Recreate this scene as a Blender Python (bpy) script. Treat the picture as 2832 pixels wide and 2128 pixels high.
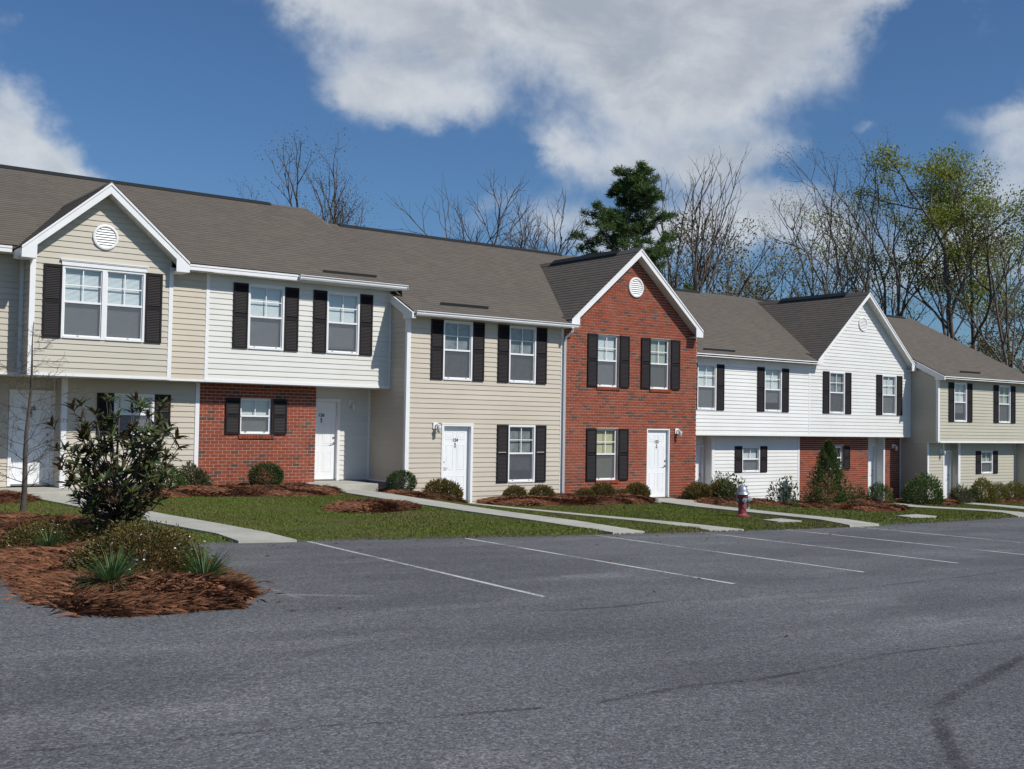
import bpy, math, random
import numpy as np
from mathutils import Vector, Matrix

random.seed(7); RNG = np.random.default_rng(7)
SC = bpy.context.scene
COL = SC.collection
for o in list(bpy.data.objects): bpy.data.objects.remove(o)

# ------------------------------------------------------------ camera, sky, sun, exposure
R_ = Vector((0.7979233510188725, -0.6025368238210568, 0.016361596451635232))
U_ = Vector((-0.03382982883279874, -0.017665200407295717, 0.9992714763144768))
F_ = Vector((0.6018088305932017, 0.7978955549658131, 0.034479193520733906))
cd = bpy.data.cameras.new('camera'); cam = bpy.data.objects.new('camera', cd); COL.objects.link(cam)
M = Matrix.Identity(4)
for i in range(3): M[i][0] = R_[i]; M[i][1] = U_[i]; M[i][2] = -F_[i]
cam.matrix_world = M
cd.sensor_width = 36.0; cd.lens = 3120.4/2832*36; cd.clip_start = 0.1; cd.clip_end = 3000
SC.camera = cam
SUNV = Vector((0.41, -1.0, 1.10)).normalized()
sl = bpy.data.lights.new('sun', 'SUN'); sl.energy = 4.3; sl.angle = math.radians(0.53); sl.color = (1.0, 0.955, 0.88)
sun = bpy.data.objects.new('sun', sl); COL.objects.link(sun)
sun.rotation_euler = SUNV.to_track_quat('Z', 'Y').to_euler(); sun.location = (10, -20, 40)
SC.view_settings.view_transform = 'Standard'; SC.view_settings.look = 'None'
SC.view_settings.exposure = 0.0; SC.view_settings.gamma = 1.0; SC.view_settings.use_curve_mapping = False

world = bpy.data.worlds.new('World'); SC.world = world; world.use_nodes = True
NT = world.node_tree; NT.nodes.clear()
def nd(nt, t, **k):
    n = nt.nodes.new(t)
    for a, b in k.items(): setattr(n, a, b)
    return n
class NB:
    """tiny node-graph helper: values are sockets or numbers"""
    def __init__(s, nt): s.nt = nt
    def put(s, inp, v):
        if hasattr(v, 'is_linked'): s.nt.links.new(v, inp)
        else: inp.default_value = v
    def math(s, op, a, b=0.0, c=None, clamp=False):
        n = nd(s.nt, 'ShaderNodeMath', operation=op, use_clamp=clamp); s.put(n.inputs[0], a); s.put(n.inputs[1], b)
        if c is not None: s.put(n.inputs[2], c)
        return n.outputs[0]
    def vmath(s, op, a, b=None, sc=None):
        n = nd(s.nt, 'ShaderNodeVectorMath', operation=op); s.put(n.inputs[0], a)
        if b is not None: s.put(n.inputs[1], b)
        if sc is not None: s.put(n.inputs['Scale'], sc)
        return n.outputs[0]
    def noise(s, vec, scale, detail=4, rough=.5, dist=0.0, color=False):
        n = nd(s.nt, 'ShaderNodeTexNoise'); s.put(n.inputs['Vector'], vec); n.inputs['Scale'].default_value = scale
        n.inputs['Detail'].default_value = detail; n.inputs['Roughness'].default_value = rough; n.inputs['Distortion'].default_value = dist
        return n.outputs['Color' if color else 'Fac']
    def ramp(s, v, a, b, c0=0.0, c1=1.0, smooth=True):
        n = nd(s.nt, 'ShaderNodeMapRange', interpolation_type='SMOOTHSTEP' if smooth else 'LINEAR'); s.put(n.inputs[0], v)
        n.inputs[1].default_value = a; n.inputs[2].default_value = b; n.inputs[3].default_value = c0; n.inputs[4].default_value = c1
        return n.outputs[0]
    def mix(s, f, a, b, mode='MIX'):
        n = nd(s.nt, 'ShaderNodeMix', data_type='RGBA', blend_type=mode); s.put(n.inputs[0], f)
        s.put(n.inputs[6], a if hasattr(a, 'is_linked') else (*a[:3], 1)); s.put(n.inputs[7], b if hasattr(b, 'is_linked') else (*b[:3], 1))
        return n.outputs[2]
    def comb(s, x, y, z):
        n = nd(s.nt, 'ShaderNodeCombineXYZ'); s.put(n.inputs[0], x); s.put(n.inputs[1], y); s.put(n.inputs[2], z); return n.outputs[0]
    def sep(s, v):
        n = nd(s.nt, 'ShaderNodeSeparateXYZ'); s.put(n.inputs[0], v); return n.outputs
B = NB(NT)
tc = nd(NT, 'ShaderNodeTexCoord').outputs['Generated']
sky = nd(NT, 'ShaderNodeTexSky', sky_type='NISHITA'); sky.sun_disc = False
sky.sun_elevation = math.asin(SUNV.z); sky.sun_rotation = math.atan2(SUNV.x, SUNV.y) % (2*math.pi)
sky.altitude = 50; sky.air_density = 1.0; sky.dust_density = 0.9; sky.ozone_density = 2.5
bg1 = nd(NT, 'ShaderNodeBackground'); bg1.inputs[1].default_value = 0.068
tint = B.mix(1.0, sky.outputs[0], (0.70, 1.0, 1.30), 'MULTIPLY')
NT.links.new(tint, bg1.inputs[0])
warp = B.vmath('SCALE', B.vmath('SUBTRACT', B.noise(tc, 9.0, 6, .62, color=True), (.5, .5, .5)), sc=0.10)
dw = B.vmath('ADD', tc, warp)
x, y, z = B.sep(dw)
az = B.math('MULTIPLY', B.math('ARCTAN2', x, y), 57.2958)
el = B.math('MULTIPLY', B.math('ARCSINE', B.math('MINIMUM', B.math('MAXIMUM', z, -1.0), 1.0)), 57.2958)
# cloud masses: azimuth, elevation, half width, half height (degrees), weight; the noise field carries on all round the sky
BLOBS = [(30.0, 20.6, 4.6, 2.6, 1.0), (26.0, 20.8, 2.4, 1.2, .6), (29.5, 17.0, 2.6, 1.5, .8), (33.2, 16.0, 2.8, 1.5, .95), (36.5, 20.5, 4.5, 2.5, 1.15), (42.5, 20.5, 5.5, 3.4, 1.25), (50.0, 20.6, 5.0, 2.8, 1.2), (55.5, 21.2, 3.5, 1.8, 1.1),
         (42.5, 16.6, 4.2, 2.0, 1.0), (48.0, 17.2, 3.2, 1.8, .8), (41.5, 13.4, 3.4, 1.2, .8), (46.2, 12.8, 3.2, 1.3, .85), (44, 15, 5, 1.6, .5), (39.0, 13.8, 1.6, .7, .4), (50.0, 13.8, 1.8, 1.0, .42), (49.0, 9.8, 4.2, 1.9, 1.05), (42.5, 10.0, 3.6, 1.6, .7), (37.5, 9.8, 3.0, 1.4, .5),
         (12.6, 12.6, 3.9, 2.1, 1.25), (12.0, 10.6, 5.0, 1.6, .9), (16.0, 11.6, 1.8, 1.4, .5), (62.2, 13.6, 3.0, 1.7, 1.1), (61.0, 11.0, 4.5, 1.6, .7), (54.0, 14.6, 1.0, .45, .5), (12.2, 17.6, 1.0, .7, .5), (58.0, 8.0, 7.0, 2.2, .6), (22.5, 20.2, 1.4, .9, .3),
         (20.0, 17.0, 4.5, 3.5, -.8), (23.5, 12.5, 6.0, 3.6, -.7), (57.5, 17.8, 3.6, 2.2, -.6), (37.0, 13.0, 1.6, .8, -.45), (55.5, 12.6, 3.2, 1.4, -.4), (50.5, 11.9, 2.2, .6, -.45), (13.5, 19.6, 4.0, 1.8, -.6), (32.5, 11.5, 3.4, 1.8, -.45)]
acc = None
for (a0, e0, sa, se, w) in BLOBS:
    da = B.math('DIVIDE', B.math('SUBTRACT', az, a0), sa); de = B.math('DIVIDE', B.math('SUBTRACT', el, e0), se)
    q = B.math('ADD', B.math('MULTIPLY', da, da), B.math('MULTIPLY', de, de))
    g = B.math('MULTIPLY', B.math('POWER', 2.718, B.math('MULTIPLY', q, -1.0)), w)
    acc = g if acc is None else B.math('ADD', acc, g)
tx, ty, tz = B.sep(tc)
den = B.math('ADD', B.math('MAXIMUM', tz, 0.0), 0.22)
plane = B.comb(B.math('DIVIDE', tx, den), B.math('DIVIDE', ty, den), 0.0)
cn = B.noise(plane, 1.5, 9, .58, .3)
fine = B.noise(tc, 13.0, 8, .6, .2)
dens = B.math('ADD', B.math('ADD', B.math('SUBTRACT', B.math('MULTIPLY', acc, .60), .04), B.math('MULTIPLY', B.math('SUBTRACT', cn, .5), 1.0)), B.math('MULTIPLY', B.math('SUBTRACT', fine, .5), .95))
cloud = B.ramp(dens, 0.0, 0.72)
shade = B.noise(B.vmath('ADD', B.vmath('MULTIPLY', tc, (1, 1, 1.7)), (3.1, 1.7, .4)), 8.5, 8, .62, .4)
body = B.ramp(B.math('ADD', B.math('ADD', B.math('MULTIPLY', dens, .42), B.math('MULTIPLY', el, .008)), B.math('MULTIPLY', shade, 1.05)), 0.72, 1.26)
ccol = B.mix(body, (0.74, 0.775, 0.81), (0.43, 0.475, 0.545))
bg2 = nd(NT, 'ShaderNodeBackground'); bg2.inputs[1].default_value = 0.92
NT.links.new(ccol, bg2.inputs[0])
mx = nd(NT, 'ShaderNodeMixShader'); NT.links.new(B.math('MULTIPLY', cloud, .90), mx.inputs[0]); NT.links.new(bg1.outputs[0], mx.inputs[1]); NT.links.new(bg2.outputs[0], mx.inputs[2])
wo = nd(NT, 'ShaderNodeOutputWorld'); NT.links.new(mx.outputs[0], wo.inputs[0])

# ------------------------------------------------------------ materials
def mat(name, base, rough=.6, var=0.0, vscale=3.0, spec=.4, bump=0.0, bscale=40.0, metal=0.0, rnd=0.0, isl=0.0, build=None, coord='Object'):
    m = bpy.data.materials.new(name); m.use_nodes = True; nt = m.node_tree; b = NB(nt)
    p = nt.nodes['Principled BSDF']; p.inputs['Roughness'].default_value = rough; p.inputs['Metallic'].default_value = metal
    p.inputs['Specular IOR Level'].default_value = spec
    tcn = nd(nt, 'ShaderNodeTexCoord'); geo = nd(nt, 'ShaderNodeNewGeometry')
    co = geo.outputs['Position'] if coord == 'World' else tcn.outputs[coord]
    col = None
    if build: col = build(b, co, tcn, geo, p)
    if col is None:
        col = (*base, 1)
        if var: col = b.mix(b.ramp(b.noise(co, vscale, 6, .6), .3, .7), tuple(c*(1-var) for c in base), tuple(min(1, c*(1+var)) for c in base))
        if rnd:
            oi = nd(nt, 'ShaderNodeObjectInfo'); col = b.mix(oi.outputs['Random'], b.mix(1, col, (1-rnd,)*3, 'MULTIPLY'), b.mix(1, col, (1+rnd,)*3, 'MULTIPLY'))
        if isl:
            col = b.mix(geo.outputs['Random Per Island'], b.mix(1, col, (1-isl,)*3, 'MULTIPLY'), b.mix(1, col, (1+isl,)*3, 'MULTIPLY'))
    b.put(p.inputs['Base Color'], col)
    if bump:
        bn = nd(nt, 'ShaderNodeBump'); bn.inputs['Strength'].default_value = bump; bn.inputs['Distance'].default_value = .01
        nt.links.new(b.noise(co, bscale, 6, .6), bn.inputs['Height']); nt.links.new(bn.outputs[0], p.inputs['Normal'])
    return m

def siding_mat(name, c):
    def bld(b, co, tcn, geo, p):
        pos = geo.outputs['Position']
        st = b.noise(b.vmath('MULTIPLY', pos, (.35, .35, 22.0)), 1.0, 4, .6)
        big = b.noise(pos, .8, 6, .65)
        grain = b.noise(b.vmath('MULTIPLY', pos, (6, 6, 90.0)), 1.0, 3, .5)
        x0 = b.mix(b.ramp(st, .25, .75), tuple(k*.955 for k in c), tuple(min(1, k*1.03) for k in c))
        x1 = b.mix(b.ramp(big, .35, .75, 0, .5), x0, tuple(k*.86 for k in (c[0], c[1]*.985, c[2]*.95)))
        oi = nd(b.nt, 'ShaderNodeObjectInfo')
        x2 = b.mix(b.math('MULTIPLY', oi.outputs['Random'], .10), x1, tuple(k*.6 for k in c))
        bn = nd(b.nt, 'ShaderNodeBump'); bn.inputs['Strength'].default_value = .25; bn.inputs['Distance'].default_value = .004
        b.nt.links.new(grain, bn.inputs['Height']); b.nt.links.new(bn.outputs[0], p.inputs['Normal'])
        return x2
    return mat(name, c, .55, build=bld, spec=.3)
TAN = siding_mat('tan_vinyl_siding', (.560, .500, .412)); TAN2 = siding_mat('beige_vinyl_siding', (.535, .495, .415))
CREAM = siding_mat('cream_white_siding', (.69, .68, .635)); OFFW = siding_mat('off_white_siding', (.73, .73, .705)); WHITES = siding_mat('white_vinyl_siding', (.78, .78, .76)); GREYTAN = siding_mat('grey_tan_siding', (.50, .47, .38))
TRIM = mat('white_trim', (.78, .78, .78), .45, var=.035, vscale=2.5)
ALU = mat('white_gutter_metal', (.80, .80, .80), .35, var=.03)
SOFFIT = mat('soffit_vinyl', (.66, .66, .62), .6, var=.04)
DOORP = mat('white_door_paint', (.80, .81, .82), .38, var=.025, vscale=4)
SHUT = mat('dark_shutter', (.015, .012, .014), .6, var=.15, spec=.2)
CHROME = mat('brushed_nickel', (.35, .33, .30), .3, metal=.9)
INK = mat('black_number', (.015, .015, .017), .5)
BLACK = mat('black_ridge_vent', (.012, .014, .015), .7)
FOUND = mat('foundation_block', (.17, .17, .18), .85, var=.12, bump=.4)
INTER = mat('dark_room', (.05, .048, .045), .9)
def conc(b, co, tcn, geo, p):
    pos = geo.outputs['Position']
    a = b.mix(b.ramp(b.noise(pos, 1.7, 8, .65), .3, .75), (.34, .33, .285), (.44, .43, .38))
    a = b.mix(b.ramp(b.noise(pos, 45, 3, .6), .55, .75, 0, .5), a, (.25, .245, .21))
    a = b.mix(b.ramp(b.noise(pos, .6, 5, .6), .55, .8, 0, .35), a, (.26, .245, .20))
    return a
CONC = mat('sidewalk_concrete', (.4, .4, .35), .85, bump=.25, bscale=60, build=conc, coord='World')
WOOD = mat('roof_deck_wood', (.10, .085, .07), .8)
def shingle(b, co, tcn, geo, p):
    uv = tcn.outputs['UV']
    br = nd(b.nt, 'ShaderNodeTexBrick'); b.put(br.inputs['Vector'], uv); br.offset = .37; br.squash = .7; br.squash_frequency = 3
    for i, v in (('Scale', 1.0), ('Mortar Size', .002), ('Bias', 0.0), ('Brick Width', .33), ('Row Height', .1435)): br.inputs[i].default_value = v
    br.inputs['Color1'].default_value = (.150, .124, .098, 1); br.inputs['Color2'].default_value = (.078, .069, .060, 1); br.inputs['Mortar'].default_value = (.06, .055, .05, 1)
    x0 = b.mix(.45, br.outputs[0], (.112, .095, .078))
    n1 = b.noise(b.vmath('MULTIPLY', uv, (2.6, 13, 1)), 1.0, 5, .65)
    x1 = b.mix(b.ramp(n1, .35, .68, 0, .62), x0, (.150, .124, .097))
    x2 = b.mix(b.ramp(b.noise(b.vmath('MULTIPLY', uv, (1.9, 8, 1)), 1.7, 6, .6), .5, .72, 0, .6), x1, (.062, .058, .055))
    x3 = b.mix(b.ramp(b.noise(uv, 170, 2, .6), .35, .7, 0, .35), x2, (.19, .17, .15))
    x4 = b.mix(b.ramp(b.noise(uv, .35, 5, .6), .35, .7, 0, .25), x3, (.085, .08, .075))
    bn = nd(b.nt, 'ShaderNodeBump'); bn.inputs['Strength'].default_value = .5; bn.inputs['Distance'].default_value = .004
    b.nt.links.new(b.noise(uv, 140, 3, .6), bn.inputs['Height']); b.nt.links.new(bn.outputs[0], p.inputs['Normal'])
    return x4
SHING = mat('asphalt_shingle', (.1, .1, .1), .9, build=shingle, spec=.2)
def brickm(which):
    def f(b, co, tcn, geo, p):
        if which == 'obj': r = nd(b.nt, 'ShaderNodeObjectInfo').outputs['Random']
        else: r = geo.outputs['Random Per Island']
        pos = geo.outputs['Position']
        cr = nd(b.nt, 'ShaderNodeValToRGB'); b.put(cr.inputs[0], r); e = cr.color_ramp; e.interpolation = 'LINEAR'
        e.elements[0].position = 0; e.elements[0].color = (.265, .058, .026, 1); e.elements[1].position = 1; e.elements[1].color = (.07, .058, .048, 1)
        for ps, c in ((.3, (.31, .072, .032)), (.55, (.23, .050, .025)), (.75, (.29, .066, .030)), (.82, (.22, .056, .030)), (.89, (.16, .058, .036)), (.915, (.080, .064, .050))):
            k = e.elements.new(ps); k.color = (*c, 1)
        x = b.mix(b.ramp(b.noise(pos, 28, 5, .65), .35, .72, 0, .55), cr.outputs[0], (.19, .05, .032))
        x = b.mix(b.ramp(b.noise(pos, .9, 5, .6), .5, .8, 0, .18), x, (.40, .23, .17))
        return x
    return mat('red_brick_'+which, (.3, .1, .05), .85, bump=.5, bscale=70, build=f, coord='World', spec=.2)
BRICKO = brickm('obj'); BRICKI = brickm('isl')
MORT = mat('brick_mortar', (.56, .41, .34), .95, var=.12, vscale=6, bump=.4, bscale=60, coord='World')
def mixsh(name, col, fac, rough=.05, gloss=False, fres=False):
    m = bpy.data.materials.new(name); m.use_nodes = True; nt = m.node_tree; nt.nodes.clear(); b = NB(nt)
    t = nd(nt, 'ShaderNodeBsdfTransparent'); t.inputs[0].default_value = (1, 1, 1, 1)
    if gloss: s = nd(nt, 'ShaderNodeBsdfGlossy'); s.inputs['Roughness'].default_value = rough
    else: s = nd(nt, 'ShaderNodeBsdfDiffuse')
    s.inputs[0].default_value = (*col, 1); mxx = nd(nt, 'ShaderNodeMixShader')
    if fres:
        gg = nd(nt, 'ShaderNodeNewGeometry'); dn = nd(nt, 'ShaderNodeVectorMath', operation='DOT_PRODUCT'); nt.links.new(gg.outputs['Normal'], dn.inputs[0]); nt.links.new(gg.outputs['Incoming'], dn.inputs[1])
        sch = b.math('POWER', b.math('SUBTRACT', 1.0, b.math('ABSOLUTE', dn.outputs['Value'])), 5.0)   # Schlick, the same from both sides
        b.put(mxx.inputs[0], b.math('ADD', b.math('MULTIPLY', sch, .9), fac+.04, clamp=True)); t.inputs[0].default_value = (.88, .92, .92, 1)
        bn = nd(nt, 'ShaderNodeBump'); bn.inputs['Strength'].default_value = .12; bn.inputs['Distance'].default_value = .01
        nt.links.new(b.noise(nd(nt, 'ShaderNodeNewGeometry').outputs['Position'], 2.2, 2, .5), bn.inputs['Height']); nt.links.new(bn.outputs[0], s.inputs['Normal'])
    else: mxx.inputs[0].default_value = fac
    nt.links.new(t.outputs[0], mxx.inputs[1]); nt.links.new(s.outputs[0], mxx.inputs[2])
    nt.links.new(mxx.outputs[0], nd(nt, 'ShaderNodeOutputMaterial').inputs[0]); return m
GLASS = mixsh('window_glass', (.95, .97, 1), .05, .02, True, True)
SCREEN = mixsh('insect_screen_mesh', (.125, .130, .145), .62)
BLIND = mat('white_blind', (.72, .74, .74), .6, var=.05); BLINDY = mat('cream_blind', (.62, .56, .36), .6, var=.05); BLINDD = mat('grey_sheer_curtain', (.24, .25, .26), .7, var=.25, vscale=9); BLINDG = mat('grey_green_blind', (.42, .44, .38), .6, var=.05)
LAMPG = mat('ribbed_lamp_glass', (.55, .56, .56), .15, spec=.8)
def asph(b, co, tcn, geo, p):
    pos = geo.outputs['Position']
    v = nd(b.nt, 'ShaderNodeTexVoronoi'); b.put(v.inputs['Vector'], pos); v.inputs['Scale'].default_value = 62; 
    s1 = b.ramp(b.math('ADD', b.math('MULTIPLY', b.noise(pos, 58, 3, .7), .55), b.math('MULTIPLY', b.noise(pos, 24, 3, .65), .45)), .38, .62)
    x = b.mix(s1, (.078, .079, .083), (.150, .151, .156))
    x = b.mix(b.math('MULTIPLY', b.math('GREATER_THAN', b.sep(v.outputs['Color'])[0], .80), .55), x, (.25, .25, .26))
    x = b.mix(b.math('MULTIPLY', b.math('LESS_THAN', b.sep(v.outputs['Color'])[1], .16), .5), x, (.035, .036, .04))
    x = b.mix(b.ramp(b.noise(b.vmath('MULTIPLY', pos, (.35, 1.0, 1)), .55, 6, .62), .40, .62, 0, .75), x, b.mix(1, x, (.66, .66, .67), 'MULTIPLY'))
    x = b.mix(b.ramp(b.noise(b.vmath('MULTIPLY', pos, (.22, .9, 1)), 1.1, 7, .65), .50, .68, 0, .8), x, b.mix(1, x, (1.45, 1.43, 1.40), 'MULTIPLY'))
    x = b.mix(b.ramp(b.noise(pos, 3.2, 4, .6), .60, .78, 0, .35), x, (.06, .062, .068))
    sp = nd(b.nt, 'ShaderNodeTexVoronoi'); b.put(sp.inputs['Vector'], pos); sp.inputs['Scale'].default_value = 2.3
    x = b.mix(b.math('LESS_THAN', sp.outputs['Distance'], .016), x, (.48, .46, .42))
    bn = nd(b.nt, 'ShaderNodeBump'); bn.inputs['Strength'].default_value = .75; bn.inputs['Distance'].default_value = .009
    b.nt.links.new(b.math('ADD', b.noise(pos, 60, 3, .65), b.math('MULTIPLY', v.outputs['Distance'], -.6)), bn.inputs['Height']); b.nt.links.new(bn.outputs[0], p.inputs['Normal'])
    return x
ASPH = mat('aged_asphalt', (.12, .12, .13), .82, build=asph, spec=.35)
def worn(name, col, lo, hi, fmax, scale=9.0, detail=60):
    m = bpy.data.materials.new(name); m.use_nodes = True; nt = m.node_tree; p = nt.nodes['Principled BSDF']; b = NB(nt)
    p.inputs['Base Color'].default_value = (*col, 1); p.inputs['Roughness'].default_value = .85
    g = nd(nt, 'ShaderNodeNewGeometry').outputs['Position']; uv = nd(nt, 'ShaderNodeTexCoord').outputs['UV']
    u, v, _ = b.sep(uv)
    edge = b.math('MULTIPLY', b.ramp(v, 0.0, .42), b.ramp(v, 1.0, .58))
    n = b.math('ADD', b.math('MULTIPLY', b.noise(g, scale, 5, .6), .5), b.math('MULTIPLY', b.noise(g, detail, 3, .7), .5))
    b.put(p.inputs['Alpha'], b.math('MULTIPLY', b.math('MULTIPLY', b.ramp(n, lo, hi), b.math('ADD', b.math('MULTIPLY', edge, .9), .1)), fmax)); return m
PAINT = worn('worn_white_line_paint', (.62, .63, .61), .36, .56, .9, 1.3, 45)
PAINTF = worn('faded_white_line_paint', (.5, .51, .5), .42, .66, .55, 1.0, 40)
TYRE = worn('dark_pavement_mark', (.026, .026, .026), .40, .64, .72, 1.1, 40); SEAM = worn('worn_pavement_seam', (.030, .030, .030), .42, .66, .68, .8, 30)
def grassm(b, co, tcn, geo, p):
    pos = geo.outputs['Position']; r = geo.outputs['Random Per Island']
    g = b.mix(r, (.078, .112, .018), (.150, .180, .036))
    dry = b.ramp(b.noise(b.vmath('MULTIPLY', pos, (.7, 1.5, 1)), .7, 7, .68), .46, .64, 0, .95)
    g = b.mix(dry, g, b.mix(r, (.095, .088, .030), (.20, .150, .070)))
    return b.mix(b.ramp(b.noise(pos, .33, 4, .5), .45, .7, 0, .4), g, (.075, .105, .020))
GRASS = mat('lawn_grass', (.08, .12, .03), .75, build=grassm, spec=.15)
def soilg(b, co, tcn, geo, p):
    pos = geo.outputs['Position']
    g = b.mix(b.ramp(b.noise(pos, 24, 5, .7), .35, .65), (.045, .062, .016), (.100, .108, .034))
    return b.mix(b.ramp(b.noise(pos, 1.2, 6, .65), .54, .7, 0, .65), g, (.11, .082, .042))
LAWN = mat('turf_base', (.06, .08, .02), .95, build=soilg, spec=.1)
STRAW = mat('pine_straw', (.175, .080, .046), .9, isl=.6, spec=.05)
def strawb(b, co, tcn, geo, p):
    pos = geo.outputs['Position']
    return b.mix(b.ramp(b.noise(b.vmath('MULTIPLY', pos, (1, 1.6, 1)), 75, 5, .7), .35, .65), (.050, .022, .013), (.13, .054, .030))
STRAWB = mat('pine_straw_base', (.15, .06, .03), .95, build=strawb, bump=.5, bscale=120, spec=.1, coord='World')
def leafm(name, a, c, back=None, rough=.5, spec=.4, trans=.25):
    m = bpy.data.materials.new(name); m.use_nodes = True; nt = m.node_tree; p = nt.nodes['Principled BSDF']; b = NB(nt)
    geo = nd(nt, 'ShaderNodeNewGeometry'); oi = nd(nt, 'ShaderNodeObjectInfo')
    r = b.math('FRACT', b.math('ADD', geo.outputs['Random Per Island'], b.math('MULTIPLY', oi.outputs['Random'], 3.7)))
    x = b.mix(r, a, c)
    if back: x = b.mix(b.math('MULTIPLY', geo.outputs['Backfacing'], .8), x, back)
    b.put(p.inputs['Base Color'], x); p.inputs['Roughness'].default_value = rough; p.inputs['Specular IOR Level'].default_value = spec
    if trans:
        tr = nd(nt, 'ShaderNodeBsdfTranslucent'); b.put(tr.inputs[0], x); ms = nd(nt, 'ShaderNodeMixShader'); ms.inputs[0].default_value = trans
        nt.links.new(p.outputs[0], ms.inputs[1]); nt.links.new(tr.outputs[0], ms.inputs[2]); nt.links.new(ms.outputs[0], nt.nodes['Material Output'].inputs[0])
    return m
MAGN = leafm('magnolia_leaf', (.024, .042, .010), (.070, .088, .022), (.115, .060, .028), .38, .35, .10)
L_DARK = leafm('dark_evergreen_leaf', (.022, .050, .012), (.060, .095, .022), rough=.4)
L_RUST = leafm('bronze_green_leaf', (.075, .085, .018), (.19, .115, .035)); L_GOLD = leafm('gold_green_leaf', (.10, .13, .022), (.24, .19, .05))
L_MID = leafm('mid_green_leaf', (.035, .080, .018), (.095, .14, .035)); L_BUD = leafm('budding_leaf', (.14, .15, .045), (.26, .19, .09)); L_SPR = leafm('spring_leaf', (.15, .20, .025), (.33, .34, .06), trans=.4)
L_PINE = leafm('pine_needle', (.035, .085, .022), (.13, .19, .045), trans=.3); L_TWB = leafm('grey_green_twig_leaf', (.08, .09, .04), (.15, .13, .07)); L_GRS = leafm('liriope_blade', (.035, .085, .022), (.13, .20, .07))
L_ABEL = leafm('abelia_leaf', (.040, .062, .014), (.20, .12, .030)); FLOWER = mat('pale_blossom', (.75, .66, .68), .6)
BARK = mat('grey_brown_bark', (.135, .112, .095), .9, var=.35, vscale=4, spec=.1); BARKL = mat('pale_bark', (.17, .145, .12), .9, var=.3, vscale=3, spec=.1); BARKD = mat('dark_twig_bark', (.095, .078, .068), .9, var=.3, spec=.1)
REDP = mat('faded_red_hydrant_paint', (.26, .045, .055), .6, var=.22, vscale=7); SILV = mat('silver_hydrant_paint', (.30, .33, .37), .38, var=.12, vscale=8, metal=.35)

# ------------------------------------------------------------ mesh helpers
ORG = {}
class MB:
    def __init__(s): s.v = []; s.f = []; s.m = []; s.uv = []
    def face(s, pts, mi=0, uv=None):
        i = len(s.v); s.v += [tuple(p) for p in pts]; s.f.append(tuple(range(i, i+len(pts)))); s.m.append(mi); s.uv.append(uv)
    def hexa(s, p, mi=0):
        """p: 8 points, 0-3 bottom ring, 4-7 top ring"""
        i = len(s.v); s.v += [tuple(q) for q in p]
        for q in ((0, 3, 2, 1), (4, 5, 6, 7), (0, 1, 5, 4), (1, 2, 6, 5), (2, 3, 7, 6), (3, 0, 4, 7)): s.f.append(tuple(i+k for k in q)); s.m.append(mi); s.uv.append(None)
    def box(s, x0, x1, y0, y1, z0, z1, mi=0):
        s.hexa([(x0, y0, z0), (x1, y0, z0), (x1, y1, z0), (x0, y1, z0), (x0, y0, z1), (x1, y0, z1), (x1, y1, z1), (x0, y1, z1)], mi)
    def prism(s, poly, a, b, axis=1, mi=0):
        """poly: 2-D outline in the two other axes, extruded from a to b along axis"""
        def P(q, t):
            l = list(q); l.insert(axis, t); return tuple(l)
        n = len(poly); i = len(s.v); s.v += [P(q, a) for q in poly]+[P(q, b) for q in poly]
        s.f += [tuple(i+k for k in range(n)), tuple(i+n+k for k in reversed(range(n)))]; s.m += [mi, mi]; s.uv += [None, None]
        for k in range(n): s.f.append((i+k, i+n+k, i+n+(k+1) % n, i+(k+1) % n)); s.m.append(mi); s.uv.append(None)
    def tube(s, pts, rad, n=8, mi=0, cap=True):
        pts = [Vector(p) for p in pts]; rings = []
        for k, p in enumerate(pts):
            d = (pts[min(k+1, len(pts)-1)]-pts[max(k-1, 0)]).normalized()
            a = d.cross(Vector((0, 0, 1)) if abs(d.z) < .9 else Vector((1, 0, 0))).normalized(); c = d.cross(a)
            r = rad[k] if isinstance(rad, (list, tuple)) else rad; i = len(s.v)
            s.v += [tuple(p+(a*math.cos(t)+c*math.sin(t))*r) for t in (2*math.pi*j/n for j in range(n))]; rings.append(i)
        for q0, q1 in zip(rings, rings[1:]):
            for j in range(n): s.f.append((q0+j, q0+(j+1) % n, q1+(j+1) % n, q1+j)); s.m.append(mi); s.uv.append(None)
        if cap:
            for q in (rings[0], rings[-1]): s.f.append(tuple(range(q, q+n))); s.m.append(mi); s.uv.append(None)
    def lathe(s, prof, c, n=20, axis=2, mi=0):
        """prof: (radius, height) pairs about an axis through c"""
        rings = []
        for r, h in prof:
            i = len(s.v)
            for j in range(n):
                t = 2*math.pi*j/n; a, b_ = r*math.cos(t), r*math.sin(t)
                l = [a, b_]; l.insert(axis, h); s.v.append(tuple(l[k]+c[k] for k in range(3)))
            rings.append(i)
        for q0, q1 in zip(rings, rings[1:]):
            for j in range(n): s.f.append((q0+j, q0+(j+1) % n, q1+(j+1) % n, q1+j)); s.m.append(mi); s.uv.append(None)
        for q in (rings[0], rings[-1]): s.f.append(tuple(range(q, q+n))); s.m.append(mi); s.uv.append(None)
def link(o, parent, org):
    COL.objects.link(o); po = Vector((0, 0, 0))
    if parent is not None: o.parent = parent; po = ORG[parent.name]
    o.location = Vector(org)-po; ORG[o.name] = Vector(org)
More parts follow.
